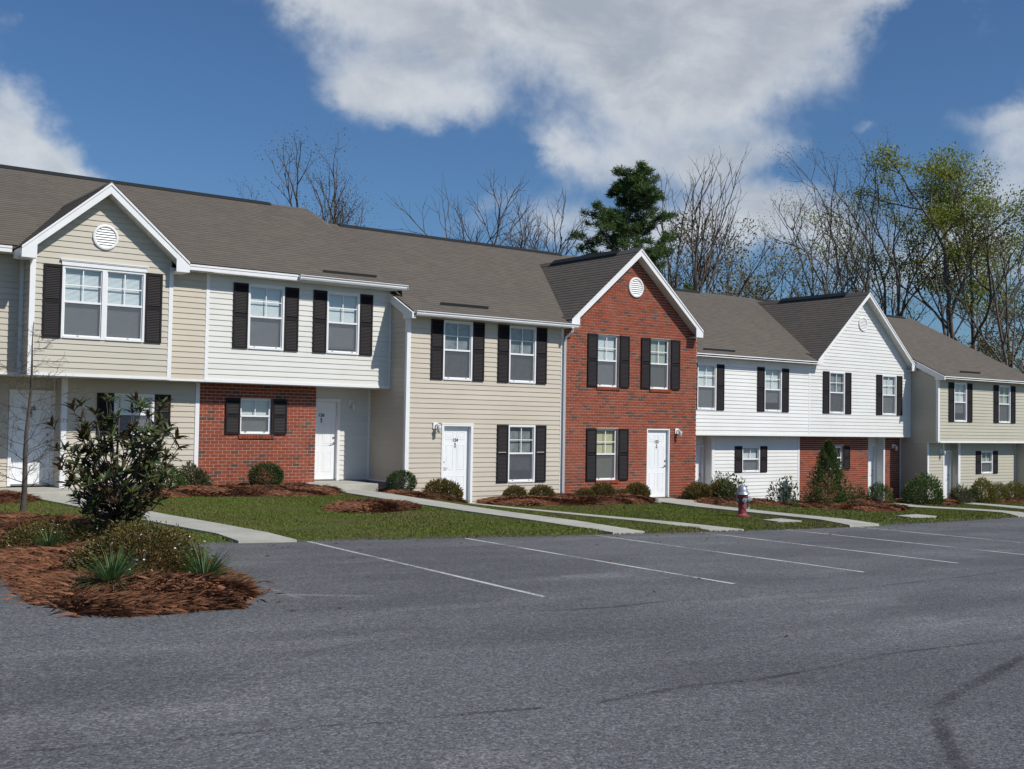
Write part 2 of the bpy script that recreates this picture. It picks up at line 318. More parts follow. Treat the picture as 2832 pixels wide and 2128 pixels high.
def put(name, b, mats, parent=None, origin=None, smooth=False, kind=None, recalc=True, **tags):
    """link an MB as ONE mesh object (its points are given in world coordinates)"""
    V = np.array(b.v, dtype=float)
    if origin is None: origin = (V.min(0)+V.max(0))/2
    me = bpy.data.meshes.new(name); me.from_pydata([tuple(q) for q in (V-np.array(origin))], [], b.f)
    for m in (mats if isinstance(mats, (list, tuple)) else [mats]): me.materials.append(m)
    if any(b.m): me.polygons.foreach_set('material_index', b.m)
    if any(u is not None for u in b.uv):
        ul = me.uv_layers.new(name='UVMap'); flat = []
        for f, u in zip(b.f, b.uv): flat += [c for q in (u or [(0, 0)]*len(f)) for c in q]
        ul.data.foreach_set('uv', flat)
    if smooth: me.polygons.foreach_set('use_smooth', [True]*len(me.polygons))
    me.update(); o = bpy.data.objects.new(name, me); link(o, parent, origin)
    if kind: o['kind'] = kind
    for k, v in tags.items(): o[k] = v
    return o
def inst(name, me, parent, org, scale=None, rot=None, mat_=None):
    o = bpy.data.objects.new(name, me); link(o, parent, org)
    if scale: o.scale = scale
    if rot: o.rotation_euler = rot
    return o
def mesh_np(name, V, F, mats, mi=None):
    V = np.asarray(V, dtype=np.float32); F = np.asarray(F, dtype=np.int32); k = F.shape[1]
    me = bpy.data.meshes.new(name); me.vertices.add(len(V)); me.vertices.foreach_set('co', V.ravel())
    me.loops.add(F.size); me.loops.foreach_set('vertex_index', F.ravel()); me.polygons.add(len(F)); me.polygons.foreach_set('loop_start', np.arange(0, F.size, k, dtype=np.int32))
    for m in (mats if isinstance(mats, (list, tuple)) else [mats]): me.materials.append(m)
    if mi is not None: me.polygons.foreach_set('material_index', np.asarray(mi, dtype=np.int32))
    me.update(calc_edges=True); me.validate(); return me
def thing(name, label, cat, loc, group=None):
    o = bpy.data.objects.new(name, None); o.empty_display_size = .3; link(o, None, loc)
    o['label'] = label; o['category'] = cat
    if group: o['group'] = group
    return o
def tag(o, label, cat, group=None, kind=None):
    o['label'] = label; o['category'] = cat
    if group: o['group'] = group
    if kind: o['kind'] = kind
    return o

# ------------------------------------------------------------ terrain
def lotZ(X): return -1.6-.026*np.asarray(X, dtype=float)
def edgeY(X): return np.interp(X, [-5, 3, 6, 10, 16, 20, 25, 32, 40, 60], [14.6, 14.6, 15.35, 15.15, 15.05, 15.2, 15.8, 17., 18.5, 21.5])
def baseZ(X): return np.interp(X, [0, 13.8, 15.2, 16.5, 20, 25.5, 28.5, 33, 40, 47], [-1.72, -1.75, -1.95, -2.18, -2.2, -2.3, -2.72, -2.85, -2.9, -2.95])
def yardZ(X, Y):
    e = edgeY(X); t = np.clip((Y-e)/(25.3-e), 0, 1); t = t*t*(3-2*t)*.6+t*.4
    return lotZ(X)*(1-t)+baseZ(X)*t+.05*np.clip((Y-e)/.3, 0, 1)
def gz(X, Y): return float(lotZ(X)) if Y < edgeY(X) else float(yardZ(X, Y))
def grid_sheet(name, xs, ys, zf, m, **k):
    X, Y = np.meshgrid(xs, ys); Z = zf(X, Y); V = np.stack([X, Y, Z], -1).reshape(-1, 3); nx = len(xs)
    a = (np.arange(len(ys)-1)[:, None]*nx+np.arange(nx-1)[None]).ravel(); F = np.stack([a, a+1, a+1+nx, a+nx], 1)
    me = mesh_np(name, V, F, m); o = bpy.data.objects.new(name, me); link(o, None, (0, 0, 0)); o['kind'] = 'structure'; return o
def farZ(X, Y): return -2.05-.026*np.clip(X, -40, 48)-.010*np.clip(Y-36, 0, 60)-.2*np.clip(-X-40, 0, 1)
GROUND = mat('distant_ground', (.07, .068, .035), .95, var=.35, vscale=.4, coord='World')
grid_sheet('ground', np.concatenate([[-900, -300, -100], np.arange(-45, 60, 5.), [100, 300, 900]]), np.concatenate([[-900, -300, -100], np.arange(-50, 100, 5.), [200, 400, 1200]]), farZ, GROUND)
lot = grid_sheet('parking_lot', np.arange(-40, 62, 1.), np.concatenate([np.arange(-45, 14, 1.), np.arange(14, 23, .5)]), lambda X, Y: lotZ(X)+0*Y-.25*np.clip(Y-edgeY(X)-.35, 0, 1), ASPH)
# the lawn: a sheet whose front row follows the lot edge
xs = np.arange(-6, 52, .25); ts = np.linspace(0, 1, 46); X = np.repeat(xs[None], 46, 0)
wig = .05*np.sin(xs*5.1)+.035*np.sin(xs*13.7+1)+.02*np.sin(xs*31)
E0 = edgeY(xs)+wig*.6; Yg = E0[None]+(36.5-E0[None])*ts[:, None]; Zg = yardZ(X, Yg); Zg[0] -= .08; Zg += .012*np.sin(X*1.9+Yg)*np.sin(Yg*1.3)
V = np.stack([X, Yg, Zg], -1).reshape(-1, 3); nx = len(xs); a = (np.arange(45)[:, None]*nx+np.arange(nx-1)[None]).ravel()
lawn = bpy.data.objects.new('lawn', mesh_np('lawn', V, np.stack([a, a+1, a+1+nx, a+nx], 1), LAWN)); link(lawn, None, (0, 0, 0)); lawn['kind'] = 'structure'

def strip(name, pts, w, m, dz=.006, parent=None, ends=None, samples=None):
    """ribbon of width w along pts on the paved surface, with UV (metres, 0..1 across)"""
    P = [Vector((p[0], p[1])) for p in pts]; Q = [P[0]]
    for a_, b_ in zip(P, P[1:]):
        n = max(1, int((b_-a_).length/.25)); Q += [a_.lerp(b_, (k+1)/n) for k in range(n)]
    b = MB(); L = 0; prev = None
    for k, q in enumerate(Q):
        d = (Q[min(k+1, len(Q)-1)]-Q[max(k-1, 0)]).normalized(); nrm = Vector((-d.y, d.x))*w/2
        zz = gz(q.x, q.y)+dz; cur = ((q.x+nrm.x, q.y+nrm.y, zz), (q.x-nrm.x, q.y-nrm.y, zz))
        if prev: 
            L2 = L+(q-Q[k-1]).length; b.face([prev[0], prev[1], cur[1], cur[0]], 0, [(L, 1), (L, 0), (L2, 0), (L2, 1)]); L = L2
        prev = cur
    return put(name, b, m, parent)
for k, (s_, e_) in enumerate([((7.73, 15.2), (7.37, 9.16)), ((10.46, 15.05), (10.26, 9.16)), ((13.2, 15.0), (13.1, 9.37)), ((15.85, 15.0), (15.78, 9.62)), ((18.4, 15.05), (18.5, 10.0)), ((21.0, 15.2), (21.2, 10.6)), ((23.7, 15.6), (24.1, 11.2)), ((26.4, 15.9), (27.0, 11.8)), ((29.2, 16.4), (29.9, 12.2)), ((32, 16.9), (32.8, 12.6))]):
    strip('parking_line', [s_, e_], .10, PAINT if k < 6 else PAINTF, .005, lot)
strip('faded_line', [(5.1, 12.1), (5.0, 9.9)], .11, PAINTF, .005, lot); strip('faded_line', [(4.75, 10.4), (5.75, 9.85)], .16, PAINTF, .005, lot); strip('faded_line', [(8.7, 10.5), (9.4, 10.2)], .14, PAINTF, .005, lot)
strip('pavement_seam', [(6.3, 8.35), (6.82, 8.39), (7.59, 8.32), (8.33, 8.42), (9.18, 8.34), (10.29, 8.27), (11.7, 8.32), (13.52, 8.44), (16.07, 8.74), (19, 9.2)], .085, SEAM, .004, lot)
strip('pavement_seam', [(4.7, 5.3), (5.12, 5.33), (5.56, 5.37), (6.2, 5.29), (7.08, 5.34), (7.94, 5.47), (8.75, 5.43), (9.85, 5.36), (12, 5.4)], .08, SEAM, .004, lot)
strip('tyre_mark', [(5.3, 3.1), (5.42, 3.28), (5.8, 3.6), (6.23, 3.91), (6.57, 4.14), (7.07, 4.33), (7.73, 4.51), (8.9, 4.84), (10.2, 5.1)], .15, TYRE, .005, lot)
strip('pavement_seam', [(1.4, 8.85), (2.06, 8.96), (2.45, 8.99)], .03, SEAM, .004, lot)
strip('pavement_seam', [(1.3, 5.9), (1.69, 5.81), (2.02, 5.74), (2.39, 5.69), (2.97, 5.59), (3.37, 5.48), (3.84, 5.44), (4.3, 5.35)], .07, SEAM, .004, lot)

WALKS = []
def walkway(L, Rr, zoff=.035):
    """left/right edges as equally long lists of (x, y); each slab between joints is a piece of its own"""
    WALKS.append((L, Rr)); root = None
    segs = []
    for k in range(len(L)-1):
        a0, a1, b0, b1 = Vector(L[k]), Vector(L[k+1]), Vector(Rr[k]), Vector(Rr[k+1]); n = max(1, round(((a1-a0).length+(b1-b0).length)/2/1.25))
        for j in range(n): segs.append((a0.lerp(a1, j/n), a0.lerp(a1, (j+1)/n), b0.lerp(b1, j/n), b0.lerp(b1, (j+1)/n)))
    b = MB(); P0 = segs[0]
    for s_ in segs:  # the bed under the slabs
        q = [(p.x, p.y, gz(p.x, p.y)+zoff-.03) for p in (s_[0], s_[1], s_[3], s_[2])]; b.hexa([(x, y, z-.12) for x, y, z in q]+q)
    root = put('walkway', b, CONC, kind='structure')
    for s_ in segs:
        d = (s_[1]-s_[0]).normalized()*.006; q = [(p.x, p.y, gz(p.x, p.y)+zoff) for p in (s_[0]+d, s_[1]-d, s_[3]-d, s_[2]+d)]
        bb = MB(); bb.hexa([(x, y, z-.06) for x, y, z in q]+q); put('concrete_slab', bb, CONC, root)
    return root
walkway([(6.05, 24.3), (6.2, 21.7), (6.3, 19.5), (6.45, 17.5), (6.6, 15.9), (6.66, 15.25)], [(7.0, 24.3), (7.05, 21.7), (7.1, 19.5), (7.3, 17.5), (7.40, 15.9), (7.55, 15.2)])
walkway([(12.9, 24.5), (12.95, 21.7), (13.15, 19.0), (13.4, 16.9), (13.72, 15.1)], [(13.85, 24.5), (13.9, 21.7), (14.1, 19.0), (14.35, 16.9), (14.5, 15.1)])
walkway([(16.05, 24.0), (16.0, 21.5), (16.0, 19), (16.05, 16.5), (16.2, 15.1)], [(17.05, 24.0), (16.9, 21.5), (16.75, 19), (16.75, 16.5), (17.2, 15.1)], .03)
walkway([(22.6, 22.9), (21.9, 20.9), (21.4, 18.4), (21.0, 16.2), (20.8, 15.25)], [(23.7, 22.9), (22.85, 20.9), (22.2, 18.4), (21.9, 16.2), (22.0, 15.35)], .05)
walkway([(37.4, 26.2), (34.6, 22.0), (31.2, 17.6), (30.4, 16.7)], [(38.4, 26.2), (35.6, 22.0), (32.2, 17.6), (31.6, 16.9)])
walkway([(40.9, 25.2), (38.9, 22.6), (35.0, 19.0), (33.3, 17.2)], [(41.8, 25.2), (39.7, 22.4), (35.9, 18.7), (34.4, 17.3)])

# ------------------------------------------------------------ house builders
EXP = .127
_unit = MB(); _unit.hexa([(0, 0, 0), (1, 0, 0), (1, -.020, 0), (0, -.020, 0), (0, 0, EXP), (1, 0, EXP), (1, -.004, EXP), (0, -.004, EXP)])
UB = bpy.data.meshes.new('siding_board'); UB.from_pydata(_unit.v, [], _unit.f)
UBM = {}
def unit_board(m):
    if m.name not in UBM: q = UB.copy(); q.materials.append(m); UBM[m.name] = q
    return UBM[m.name]
def cut(u0, u1, blocks):
    out = [(u0, u1)]
    for a_, b_ in blocks:
        nn = []
        for p, q in out:
            if b_ <= p or a_ >= q: nn.append((p, q)); continue
            if a_ > p: nn.append((p, a_))
            if b_ < q: nn.append((b_, q))
        out = nn
    return out
def siding(wall, mp, lo, hi, z0, z1, holes, m):
    """overlapping boards, each an object; mp(u, w, z) places them (w = outward)"""
    face = (mp(1, 0, 0)[0]-mp(0, 0, 0)[0]) > .5
    def board(ua, ub, uc, ud, za, zb, wa, wb):
        if max(ub-ua, ud-uc) < .015 or zb-za < .008: return
        if face and abs(ua-uc) < 1e-6 and abs(ub-ud) < 1e-6 and abs(zb-za-EXP) < 1e-6:
            inst('siding_board', unit_board(m), wall, mp(ua, 0, za), (ub-ua, 1, 1)); return
        b = MB(); b.hexa([mp(ua, 0, za), mp(ub, 0, za), mp(ub, wa, za), mp(ua, wa, za), mp(uc, 0, zb), mp(ud, 0, zb), mp(ud, wb, zb), mp(uc, wb, zb)]); put('siding_board', b, m, wall)
    n = int(math.ceil((z1-z0)/EXP-1e-6))
    for k in range(n):
        za = z0+k*EXP; zb = min(za+EXP, z1); W = lambda z: .020-.016*(z-za)/EXP
        hs = [h for h in holes if h[2] < zb-.004 and h[3] > za+.004]
        l0, l1, r0, r1 = lo(za), lo(zb), hi(za), hi(zb)
        if max(r0-l0, r1-l1) < .03: continue
        segs = cut(min(l0, l1), max(r0, r1), [(h[0], h[1]) for h in hs])
        for p, q in segs:
            pa, pb = (max(p, l0), max(p, l1)) if p <= min(l0, l1)+1e-6 else (p, p)
            qa, qb = (min(q, r0), min(q, r1)) if q >= max(r0, r1)-1e-6 else (q, q)
            if qb < pb: qb = pb = (qb+pb)/2
            board(pa, qa, pb, qb, za, zb, W(za), W(zb))
        for h in hs:
            a_, b_ = max(h[0], l0), min(h[1], r0)
            if h[2] > za+.008: board(a_, b_, a_, b_, za, h[2], W(za), W(h[2]))
            if h[3] < zb-.008: board(a_, b_, a_, b_, h[3], zb, W(h[3]), W(zb))
def core(parent, mp, u0, u1, z0, z1, holes, m, gable=None, th=.12, name='wall'):
    b = MB(); us = sorted({u0, u1, *[min(max(h[0], u0), u1) for h in holes], *[min(max(h[1], u0), u1) for h in holes]}); zs = sorted({z0, z1, *[min(max(h[2], z0), z1) for h in holes], *[min(max(h[3], z0), z1) for h in holes]})
    for a_, b_ in zip(us, us[1:]):
        for c, d in zip(zs, zs[1:]):
            um, zm = (a_+b_)/2, (c+d)/2
            if any(h[0] < um < h[1] and h[2] < zm < h[3] for h in holes): continue
            b.hexa([mp(a_, -.002, c), mp(b_, -.002, c), mp(b_, -th, c), mp(a_, -th, c), mp(a_, -.002, d), mp(b_, -.002, d), mp(b_, -th, d), mp(a_, -th, d)])
    if gable:
        ul, ur, uc, zt = gable; i = len(b.v)
        b.v += [mp(ul, -.002, z1), mp(ur, -.002, z1), mp(uc, -.002, zt), mp(ul, -th, z1), mp(ur, -th, z1), mp(uc, -th, zt)]
        for f in ((i, i+1, i+2), (i+3, i+5, i+4), (i, i+2, i+5, i+3), (i+1, i+4, i+5, i+2)): b.f.append(f); b.m.append(0); b.uv.append(None)
    return put(name, b, m, parent)
def front(Y): return lambda u, w, z: (u, Y-w, z)
def sidew(X): return lambda u, w, z: (X-w, u, z)
BRU = {}
def brick_wall(house, mp, Y, u0, u1, z0, z1, holes, gable=None, rowlocks=(), limit=300):
    """every course laid brick by brick; the nearest 300 are objects, the rest one part"""
    w = core(house, mp, u0, u1, z0, z1, holes, MORT, gable and (u0, u1, gable[0], gable[1])); w.name = 'brick_wall'; ORG[w.name] = ORG.get(w.name, (ORG.get('wall') or Vector()))
    ORG[w.name] = w.location+ORG[house.name]
    CR, BL, J = .0794, .2032, .0135; items = []; k = 0; z = z0; top = gable[1] if gable else z1
    while z < top-.03:
        zb = min(z+CR-J, top); zm = (z+zb)/2; l, r = u0, u1
        if gable and zm > z1:
            f = (gable[1]-zb)/(gable[1]-z1); l = gable[0]-(gable[0]-u0)*f; r = gable[0]+(u1-gable[0])*f
            if f < .02: break
        hs = [(h[0]-.004, h[1]+.004) for h in holes if h[2] < zb-.01 and h[3] > z+.01]
        for p, q in cut(l, r, hs):
            x = u0-BL+(BL/2 if k % 2 else 0)
            while x < q:
                a_, b_ = max(x, p), min(x+BL-J, q)
                if b_-a_ > .03: items.append((a_, b_, z, zb))
                x += BL
        z += CR; k += 1
    items.sort(key=lambda t: .6*t[0]+.8*Y+.15*abs(t[2]))
    if 'b' not in BRU:
        q = MB(); q.box(0, 1, -1, 0, 0, 1); me = bpy.data.meshes.new('brick'); me.from_pydata(q.v, [], q.f); me.materials.append(BRICKO); BRU['b'] = me
    for (a_, b_, c, d) in items[:limit-24]:
        pr = .006+random.uniform(-.0012, .0018); inst('brick', BRU['b'], w, mp(a_, -.03, c), (b_-a_, pr+.03, d-c))
    for (x0, x1, zz) in rowlocks:   # brick sills set on edge
        n = int((x1-x0)/.072)
        for j in range(n):
            xa = x0+(x1-x0)*j/n; bb = MB(); bb.box(xa+.004, xa+(x1-x0)/n-.004, Y-.035, Y+.05, zz-.09, zz)
            inst('brick', BRU['b'], w, mp(xa+.004, -.05, zz-.09), ((x1-x0)/n-.008, .085, .088))
    b = MB()
    for (a_, b_, c, d) in items[limit-24:]:
        pr = .006+random.uniform(-.0012, .0018); b.hexa([mp(a_, -.02, c), mp(b_, -.02, c), mp(b_, pr, c), mp(a_, pr, c), mp(a_, -.02, d), mp(b_, -.02, d), mp(b_, pr, d), mp(a_, pr, d)])
    if b.v: put('bricks', b, BRICKI, w, kind='stuff')
    return w
CM = {}
def cached(key, fn, mats):
    if key not in CM:
        b = MB(); fn(b); me = bpy.data.meshes.new(key.split('|')[0]); me.from_pydata(b.v, [], b.f)
        for m in (mats if isinstance(mats, (list, tuple)) else [mats]): me.materials.append(m)
        if any(b.m): me.polygons.foreach_set('material_index', b.m)
        CM[key] = me
    return CM[key]
def sash(b, w, h, x0, deep, cols_top=2, rows_top=2, casing=.05, out=.028):
    # outer casing and sash rails of one single-hung unit of width w, from x0
    b.box(x0, x0+casing, -out, deep, 0, h); b.box(x0+w-casing, x0+w, -out, deep, 0, h)
    b.box(x0+casing, x0+w-casing, -out, deep, h-casing, h); b.box(x0+casing-.002, x0+w-casing+.002, -out-.012, deep, 0, casing*.9)
    m = h*.505; b.box(x0+casing, x0+w-casing, -.008, .035, m-.022, m+.022)
    for s_ in (x0+casing, x0+w-casing-.022): b.box(s_, s_+.022, .002, .03, casing, h-casing)
    b.box(x0+casing, x0+w-casing, .0, .03, h-casing-.022, h-casing); b.box(x0+casing, x0+w-casing, .004, .034, casing*.9, casing*.9+.03)
def window(house, xc, Y, z0, w=.93, h=1.55, small=False, blind=BLIND, drop=1.0, double=False, inset=0.0, shutters=True, bare_left=False, recess=False):
    """window > panes, muntins, screens, blinds; the shutters hang beside it"""
    y = Y+inset; n = 2 if double else 1; uw = w/n; casing = .035 if recess else .05; out = .0 if recess else .028
    key = f'window|{w:.2f}{h:.2f}{double}{recess}'
    fr = cached(key, lambda b: [sash(b, uw, h, -w/2+k*uw, .10, casing=casing, out=out) for k in range(n)], TRIM)
    o = inst('window', fr, house, (xc, y, z0))
    m = h*.505
    for k in range(n):
        cx_ = xc-w/2+uw*(k+.5); iw = uw-2*casing
        inst('muntin', cached(f'muntin|v{h:.2f}', lambda b: b.box(-.011, .011, .006, .022, m+.022, h-.06), TRIM), o, (cx_, y, z0))
        if not small: inst('muntin', cached(f'muntin|h{iw:.2f}{h:.2f}', lambda b: b.box(-iw/2, iw/2, .005, .020, (m+h-.06)/2, (m+h-.06)/2+.022), TRIM), o, (cx_, y, z0))
        inst('upper_pane', cached(f'up|{iw:.2f}{h:.2f}', lambda b: b.face([(-iw/2, .026, m), (iw/2, .026, m), (iw/2, .026, h-casing), (-iw/2, .026, h-casing)]), GLASS), o, (cx_, y, z0))
        inst('lower_pane', cached(f'lp|{iw:.2f}{h:.2f}', lambda b: b.face([(-iw/2, .042, casing), (iw/2, .042, casing), (iw/2, .042, m), (-iw/2, .042, m)]), GLASS), o, (cx_, y, z0))
        inst('insect_screen', cached(f'is|{iw:.2f}{h:.2f}', lambda b: b.face([(-iw/2, .012, casing), (iw/2, .012, casing), (iw/2, .012, m-.02), (-iw/2, .012, m-.02)]), SCREEN), o, (cx_, y, z0))
        def bl(b):
            zt = h-casing; zb = zt-(zt-casing)*drop; s_ = .026; nn = int((zt-zb)/s_)
            for q in range(nn):
                z = zt-q*s_; b.face([(-iw/2+.01, .088, z), (iw/2-.01, .088, z), (iw/2-.01, .076, z-s_*.96), (-iw/2+.01, .076, z-s_*.96)])
            b.box(-iw/2+.01, iw/2-.01, .072, .092, zb-.02, zb)
            b.face([(-iw/2, .096, zb), (iw/2, .096, zb), (iw/2, .096, zt), (-iw/2, .096, zt)])
        inst('blind', cached(f'bl|{iw:.2f}{h:.2f}{drop}{blind.name}', bl, blind), o, (cx_, y, z0))
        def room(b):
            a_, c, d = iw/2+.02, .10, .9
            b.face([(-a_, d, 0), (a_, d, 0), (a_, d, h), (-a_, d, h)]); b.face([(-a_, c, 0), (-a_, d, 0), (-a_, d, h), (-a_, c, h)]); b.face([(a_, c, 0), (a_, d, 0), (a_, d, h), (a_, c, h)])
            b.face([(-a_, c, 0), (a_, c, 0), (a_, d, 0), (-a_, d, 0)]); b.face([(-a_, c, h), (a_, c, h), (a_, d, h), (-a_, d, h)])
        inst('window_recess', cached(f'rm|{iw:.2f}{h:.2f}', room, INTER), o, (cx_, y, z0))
    for s_ in (-1, 1): inst('sash_latch', cached('la', lambda b: b.box(-.02, .02, -.014, .0, .045, .06), INK), o, (xc+s_*w*.3, y, z0))
    if shutters:
        sw = .37
        def sh(b):
            b.box(-sw/2, -sw/2+.04, -.045, -.017, 0, h); b.box(sw/2-.04, sw/2, -.045, -.017, 0, h)
            for z in (0, h*.5-.03, h-.06): b.box(-sw/2+.04, sw/2-.04, -.044, -.017, z, z+.06)
            z = .06; b.face([(-sw/2+.04, -.018, .03), (sw/2-.04, -.018, .03), (sw/2-.04, -.018, h-.03), (-sw/2+.04, -.018, h-.03)])
            while z < h-.07:
                if abs(z-h*.5) > .045: b.face([(-sw/2+.04, -.040, z), (sw/2-.04, -.040, z), (sw/2-.04, -.021, z+.036), (-sw/2+.04, -.021, z+.036)])
                z += .036
        me = cached(f'shutter|{h:.2f}', sh, SHUT); gap = .0 if not recess else .012
        if not bare_left: inst('shutter', me, house, (xc-w/2-sw/2-gap-.003, Y, z0))
        inst('shutter', me, house, (xc+w/2+sw/2+gap+.003, Y, z0))
    return o
def text_mesh(txt, h, m):
    cu = bpy.data.curves.new('t', 'FONT'); cu.body = txt; cu.size = h*1.38; cu.extrude = .003; cu.align_x = 'CENTER'; cu.offset = h*.018
    to = bpy.data.objects.new('t', cu); COL.objects.link(to); dg = bpy.context.evaluated_depsgraph_get(); dg.update()
    me = bpy.data.meshes.new_from_object(to.evaluated_get(dg)); bpy.data.objects.remove(to); me.materials.clear(); me.materials.append(m)
    me.transform(Matrix.Rotation(math.pi/2, 4, 'X')); return me
def door(house, x0, x1, Y, z0, z1, number=None, handle='right', casing=True, inset=.07):
    """six-panel door > casing, handle, number; the slab itself is the part named door"""
    w = x1-x0; h = z1-z0; y = Y+inset; b = MB(); b.box(x0, x1, y, y+.04, z0, z1)
    cols = ((x0+.12*w/.85, x0+.375*w/.85), (x0+.475*w/.85, x0+.73*w/.85)); rows = ((.10, .36), (.44, .76), (.83, .935))
    for c in cols:
        for r in rows:
            za, zb = z0+r[0]*h, z0+r[1]*h; d = .018   # moulded panel: groove ring and raised field
            for q in ((c[0], c[1], za, za+d), (c[0], c[1], zb-d, zb), (c[0], c[0]+d, za+d, zb-d), (c[1]-d, c[1], za+d, zb-d)): b.box(q[0], q[1], y-.006, y, q[2], q[3])
            b.box(c[0]+.045, c[1]-.045, y-.005, y, za+.045, zb-.045)
    o = put('door', b, DOORP, house)
    if casing:
        c = MB(); cw = .075
        c.box(x0-cw, x0-.004, Y-.03, Y+.11, z0-.04, z1+cw); c.box(x1+.004, x1+cw, Y-.03, Y+.11, z0-.04, z1+cw); c.box(x0-.004, x1+.004, Y-.03, Y+.11, z1+.004, z1+cw); c.box(x0-cw-.01, x1+cw+.01, Y-.036, Y-.03, z1+cw-.03, z1+cw+.006)
        put('door_frame', c, TRIM, o)
    else:
        c = MB(); cw = .045; c.box(x0-cw, x0-.004, Y+.01, Y+.11, z0-.04, z1+cw); c.box(x1+.004, x1+cw, Y+.0, Y+.11, z0-.04, z1+cw); c.box(x0-.004, x1+.004, Y+.01, Y+.11, z1+.004, z1+cw); put('door_frame', c, TRIM, o)
    t = MB(); t.box(x0-.02, x1+.02, Y-.02, y+.02, z0-.035, z0-.006); put('threshold', t, CHROME, o)
    hx = x1-.06 if handle == 'right' else x0+.06
    k = MB(); k.lathe([(.032, 0), (.032, -.012), (.012, -.016), (.012, -.04)], (hx, y, z0+.93), 12, 1); s_ = -1 if handle == 'right' else 1
    k.tube([(hx, y-.04, z0+.93), (hx+s_*.05, y-.045, z0+.925), (hx+s_*.105, y-.042, z0+.915)], .009, 6); put('door_handle', k, CHROME, o, smooth=True)
    k = MB(); k.lathe([(.03, 0), (.03, -.02), (.012, -.028)], (hx, y, z0+1.08), 12, 1); put('deadbolt', k, CHROME, o, smooth=True)
    if number:
        xm = (x0+x1)/2; me = text_mesh(number, .085, INK); inst('house_number', me, o, (xm, y-.010, z0+1.615))
        k = MB(); k.lathe([(.006, 0), (.022, -.003), (.006, -.012)], (xm, y-.001, z0+1.56), 8, 1); k.tube([(xm, y-.01, z0+1.56), (xm-.018, y-.02, z0+1.52), (xm, y-.022, z0+1.475), (xm+.018, y-.02, z0+1.52), (xm, y-.01, z0+1.56)], .006, 5); k.box(xm-.01, xm+.01, y-.02, y-.002, z0+1.46, z0+1.485)
        put('knocker', k, INK, o)
    return o
def vent(house, xc, Y, zc, r):
    b = MB(); b.lathe([(r, 0), (r, -.022), (r*.97, -.036), (r*.86, -.042), (r*.80, -.036), (r*.78, -.012)], (xc, Y, zc), 36, 1); b.f.pop(); b.m.pop(); b.uv.pop()
    o = put('gable_vent', b, TRIM, house, smooth=False); n = 8; q = r*.79
    for k in range(n):
        z = zc-q+2*q*(k+.5)/n; hw = math.sqrt(max(0, q*q-(z-zc)**2))*.99; s_ = MB(); d = q/n*.86; s_.hexa([(xc-hw, Y-.030, z-d), (xc+hw, Y-.030, z-d), (xc+hw, Y-.024, z-d), (xc-hw, Y-.024, z-d), (xc-hw, Y-.010, z+d*.8), (xc+hw, Y-.010, z+d*.8), (xc+hw, Y-.004, z+d*.8), (xc-hw, Y-.004, z+d*.8)]); put('louvre', s_, TRIM, o)
    bk = MB(); bk.lathe([(q, -.002), (q, -.0035)], (xc, Y, zc), 24, 1); put('vent_backing', bk, INK, o)
def lamp(house, xc, Y, zc):
    b = MB(); b.box(xc-.07, xc+.07, Y-.03, Y, zc-.03, zc+.13); b.tube([(xc, Y-.03, zc+.06), (xc+.02, Y-.11, zc+.08), (xc+.03, Y-.14, zc+.05)], .022, 8)
    o = put('wall_lamp', b, TRIM, house, smooth=False)
    s_ = MB(); s_.lathe([(.035, .05), (.06, .03), (.062, 0), (.05, -.05), (.045, -.11), (.02, -.13)], (xc+.03, Y-.14, zc), 14, 2); put('lamp_shade', s_, LAMPG, o, smooth=True)
def post(house, mp, u0, u1, z0, z1, w=.024, m=None, name='corner_trim'):
    b = MB(); b.hexa([mp(u0, 0, z0), mp(u1, 0, z0), mp(u1, w, z0), mp(u0, w, z0), mp(u0, 0, z1), mp(u1, 0, z1), mp(u1, w, z1), mp(u0, w, z1)]); return put(name, b, m or TRIM, house)
def shingles(parent, P0, U, V, lu, lv, skew=None, deck=.05):
    """stepped shingle courses going up the slope from P0; skew(v) -> (u0, u1)"""
    P0, U, V = Vector(P0), Vector(U).normalized(), Vector(V).normalized(); N = U.cross(V).normalized(); N = N if N.z > 0 else -N
    ex = .1435; n = int(math.ceil(lv/ex)); b = MB(); sk = skew or (lambda v: (0, lu)); ou = P0.dot(U)
    for k in range(n):
        v0, v1 = k*ex, min(lv, (k+1)*ex)
        a0, a1 = sk(v0); c0, c1 = sk(v1); q = lambda u, v, h: tuple(P0+U*u+V*v+N*h)
        b.face([q(a0, v0, .009), q(a1, v0, .009), q(c1, v1, .001), q(c0, v1, .001)], 0, [(a0+ou, v0), (a1+ou, v0), (c1+ou, v1-.002), (c0+ou, v1-.002)])
        b.face([q(a0, v0, -.002), q(a1, v0, -.002), q(a1, v0, .009), q(a0, v0, .009)], 0, [(a0+ou, v0), (a1+ou, v0), (a1+ou, v0+.01), (a0+ou, v0+.01)])
    put('shingles', b, SHING, parent, kind='stuff')
def roof_slab(house, pts4, th=.09, name='roof', m=None):
    b = MB(); b.hexa([(x, y, z-th-.004) for x, y, z in pts4]+[(x, y, z-.004) for x, y, z in pts4]); return put(name, b, m or WOOD, house)
SL = .5; CS = math.cos(math.atan(SL))
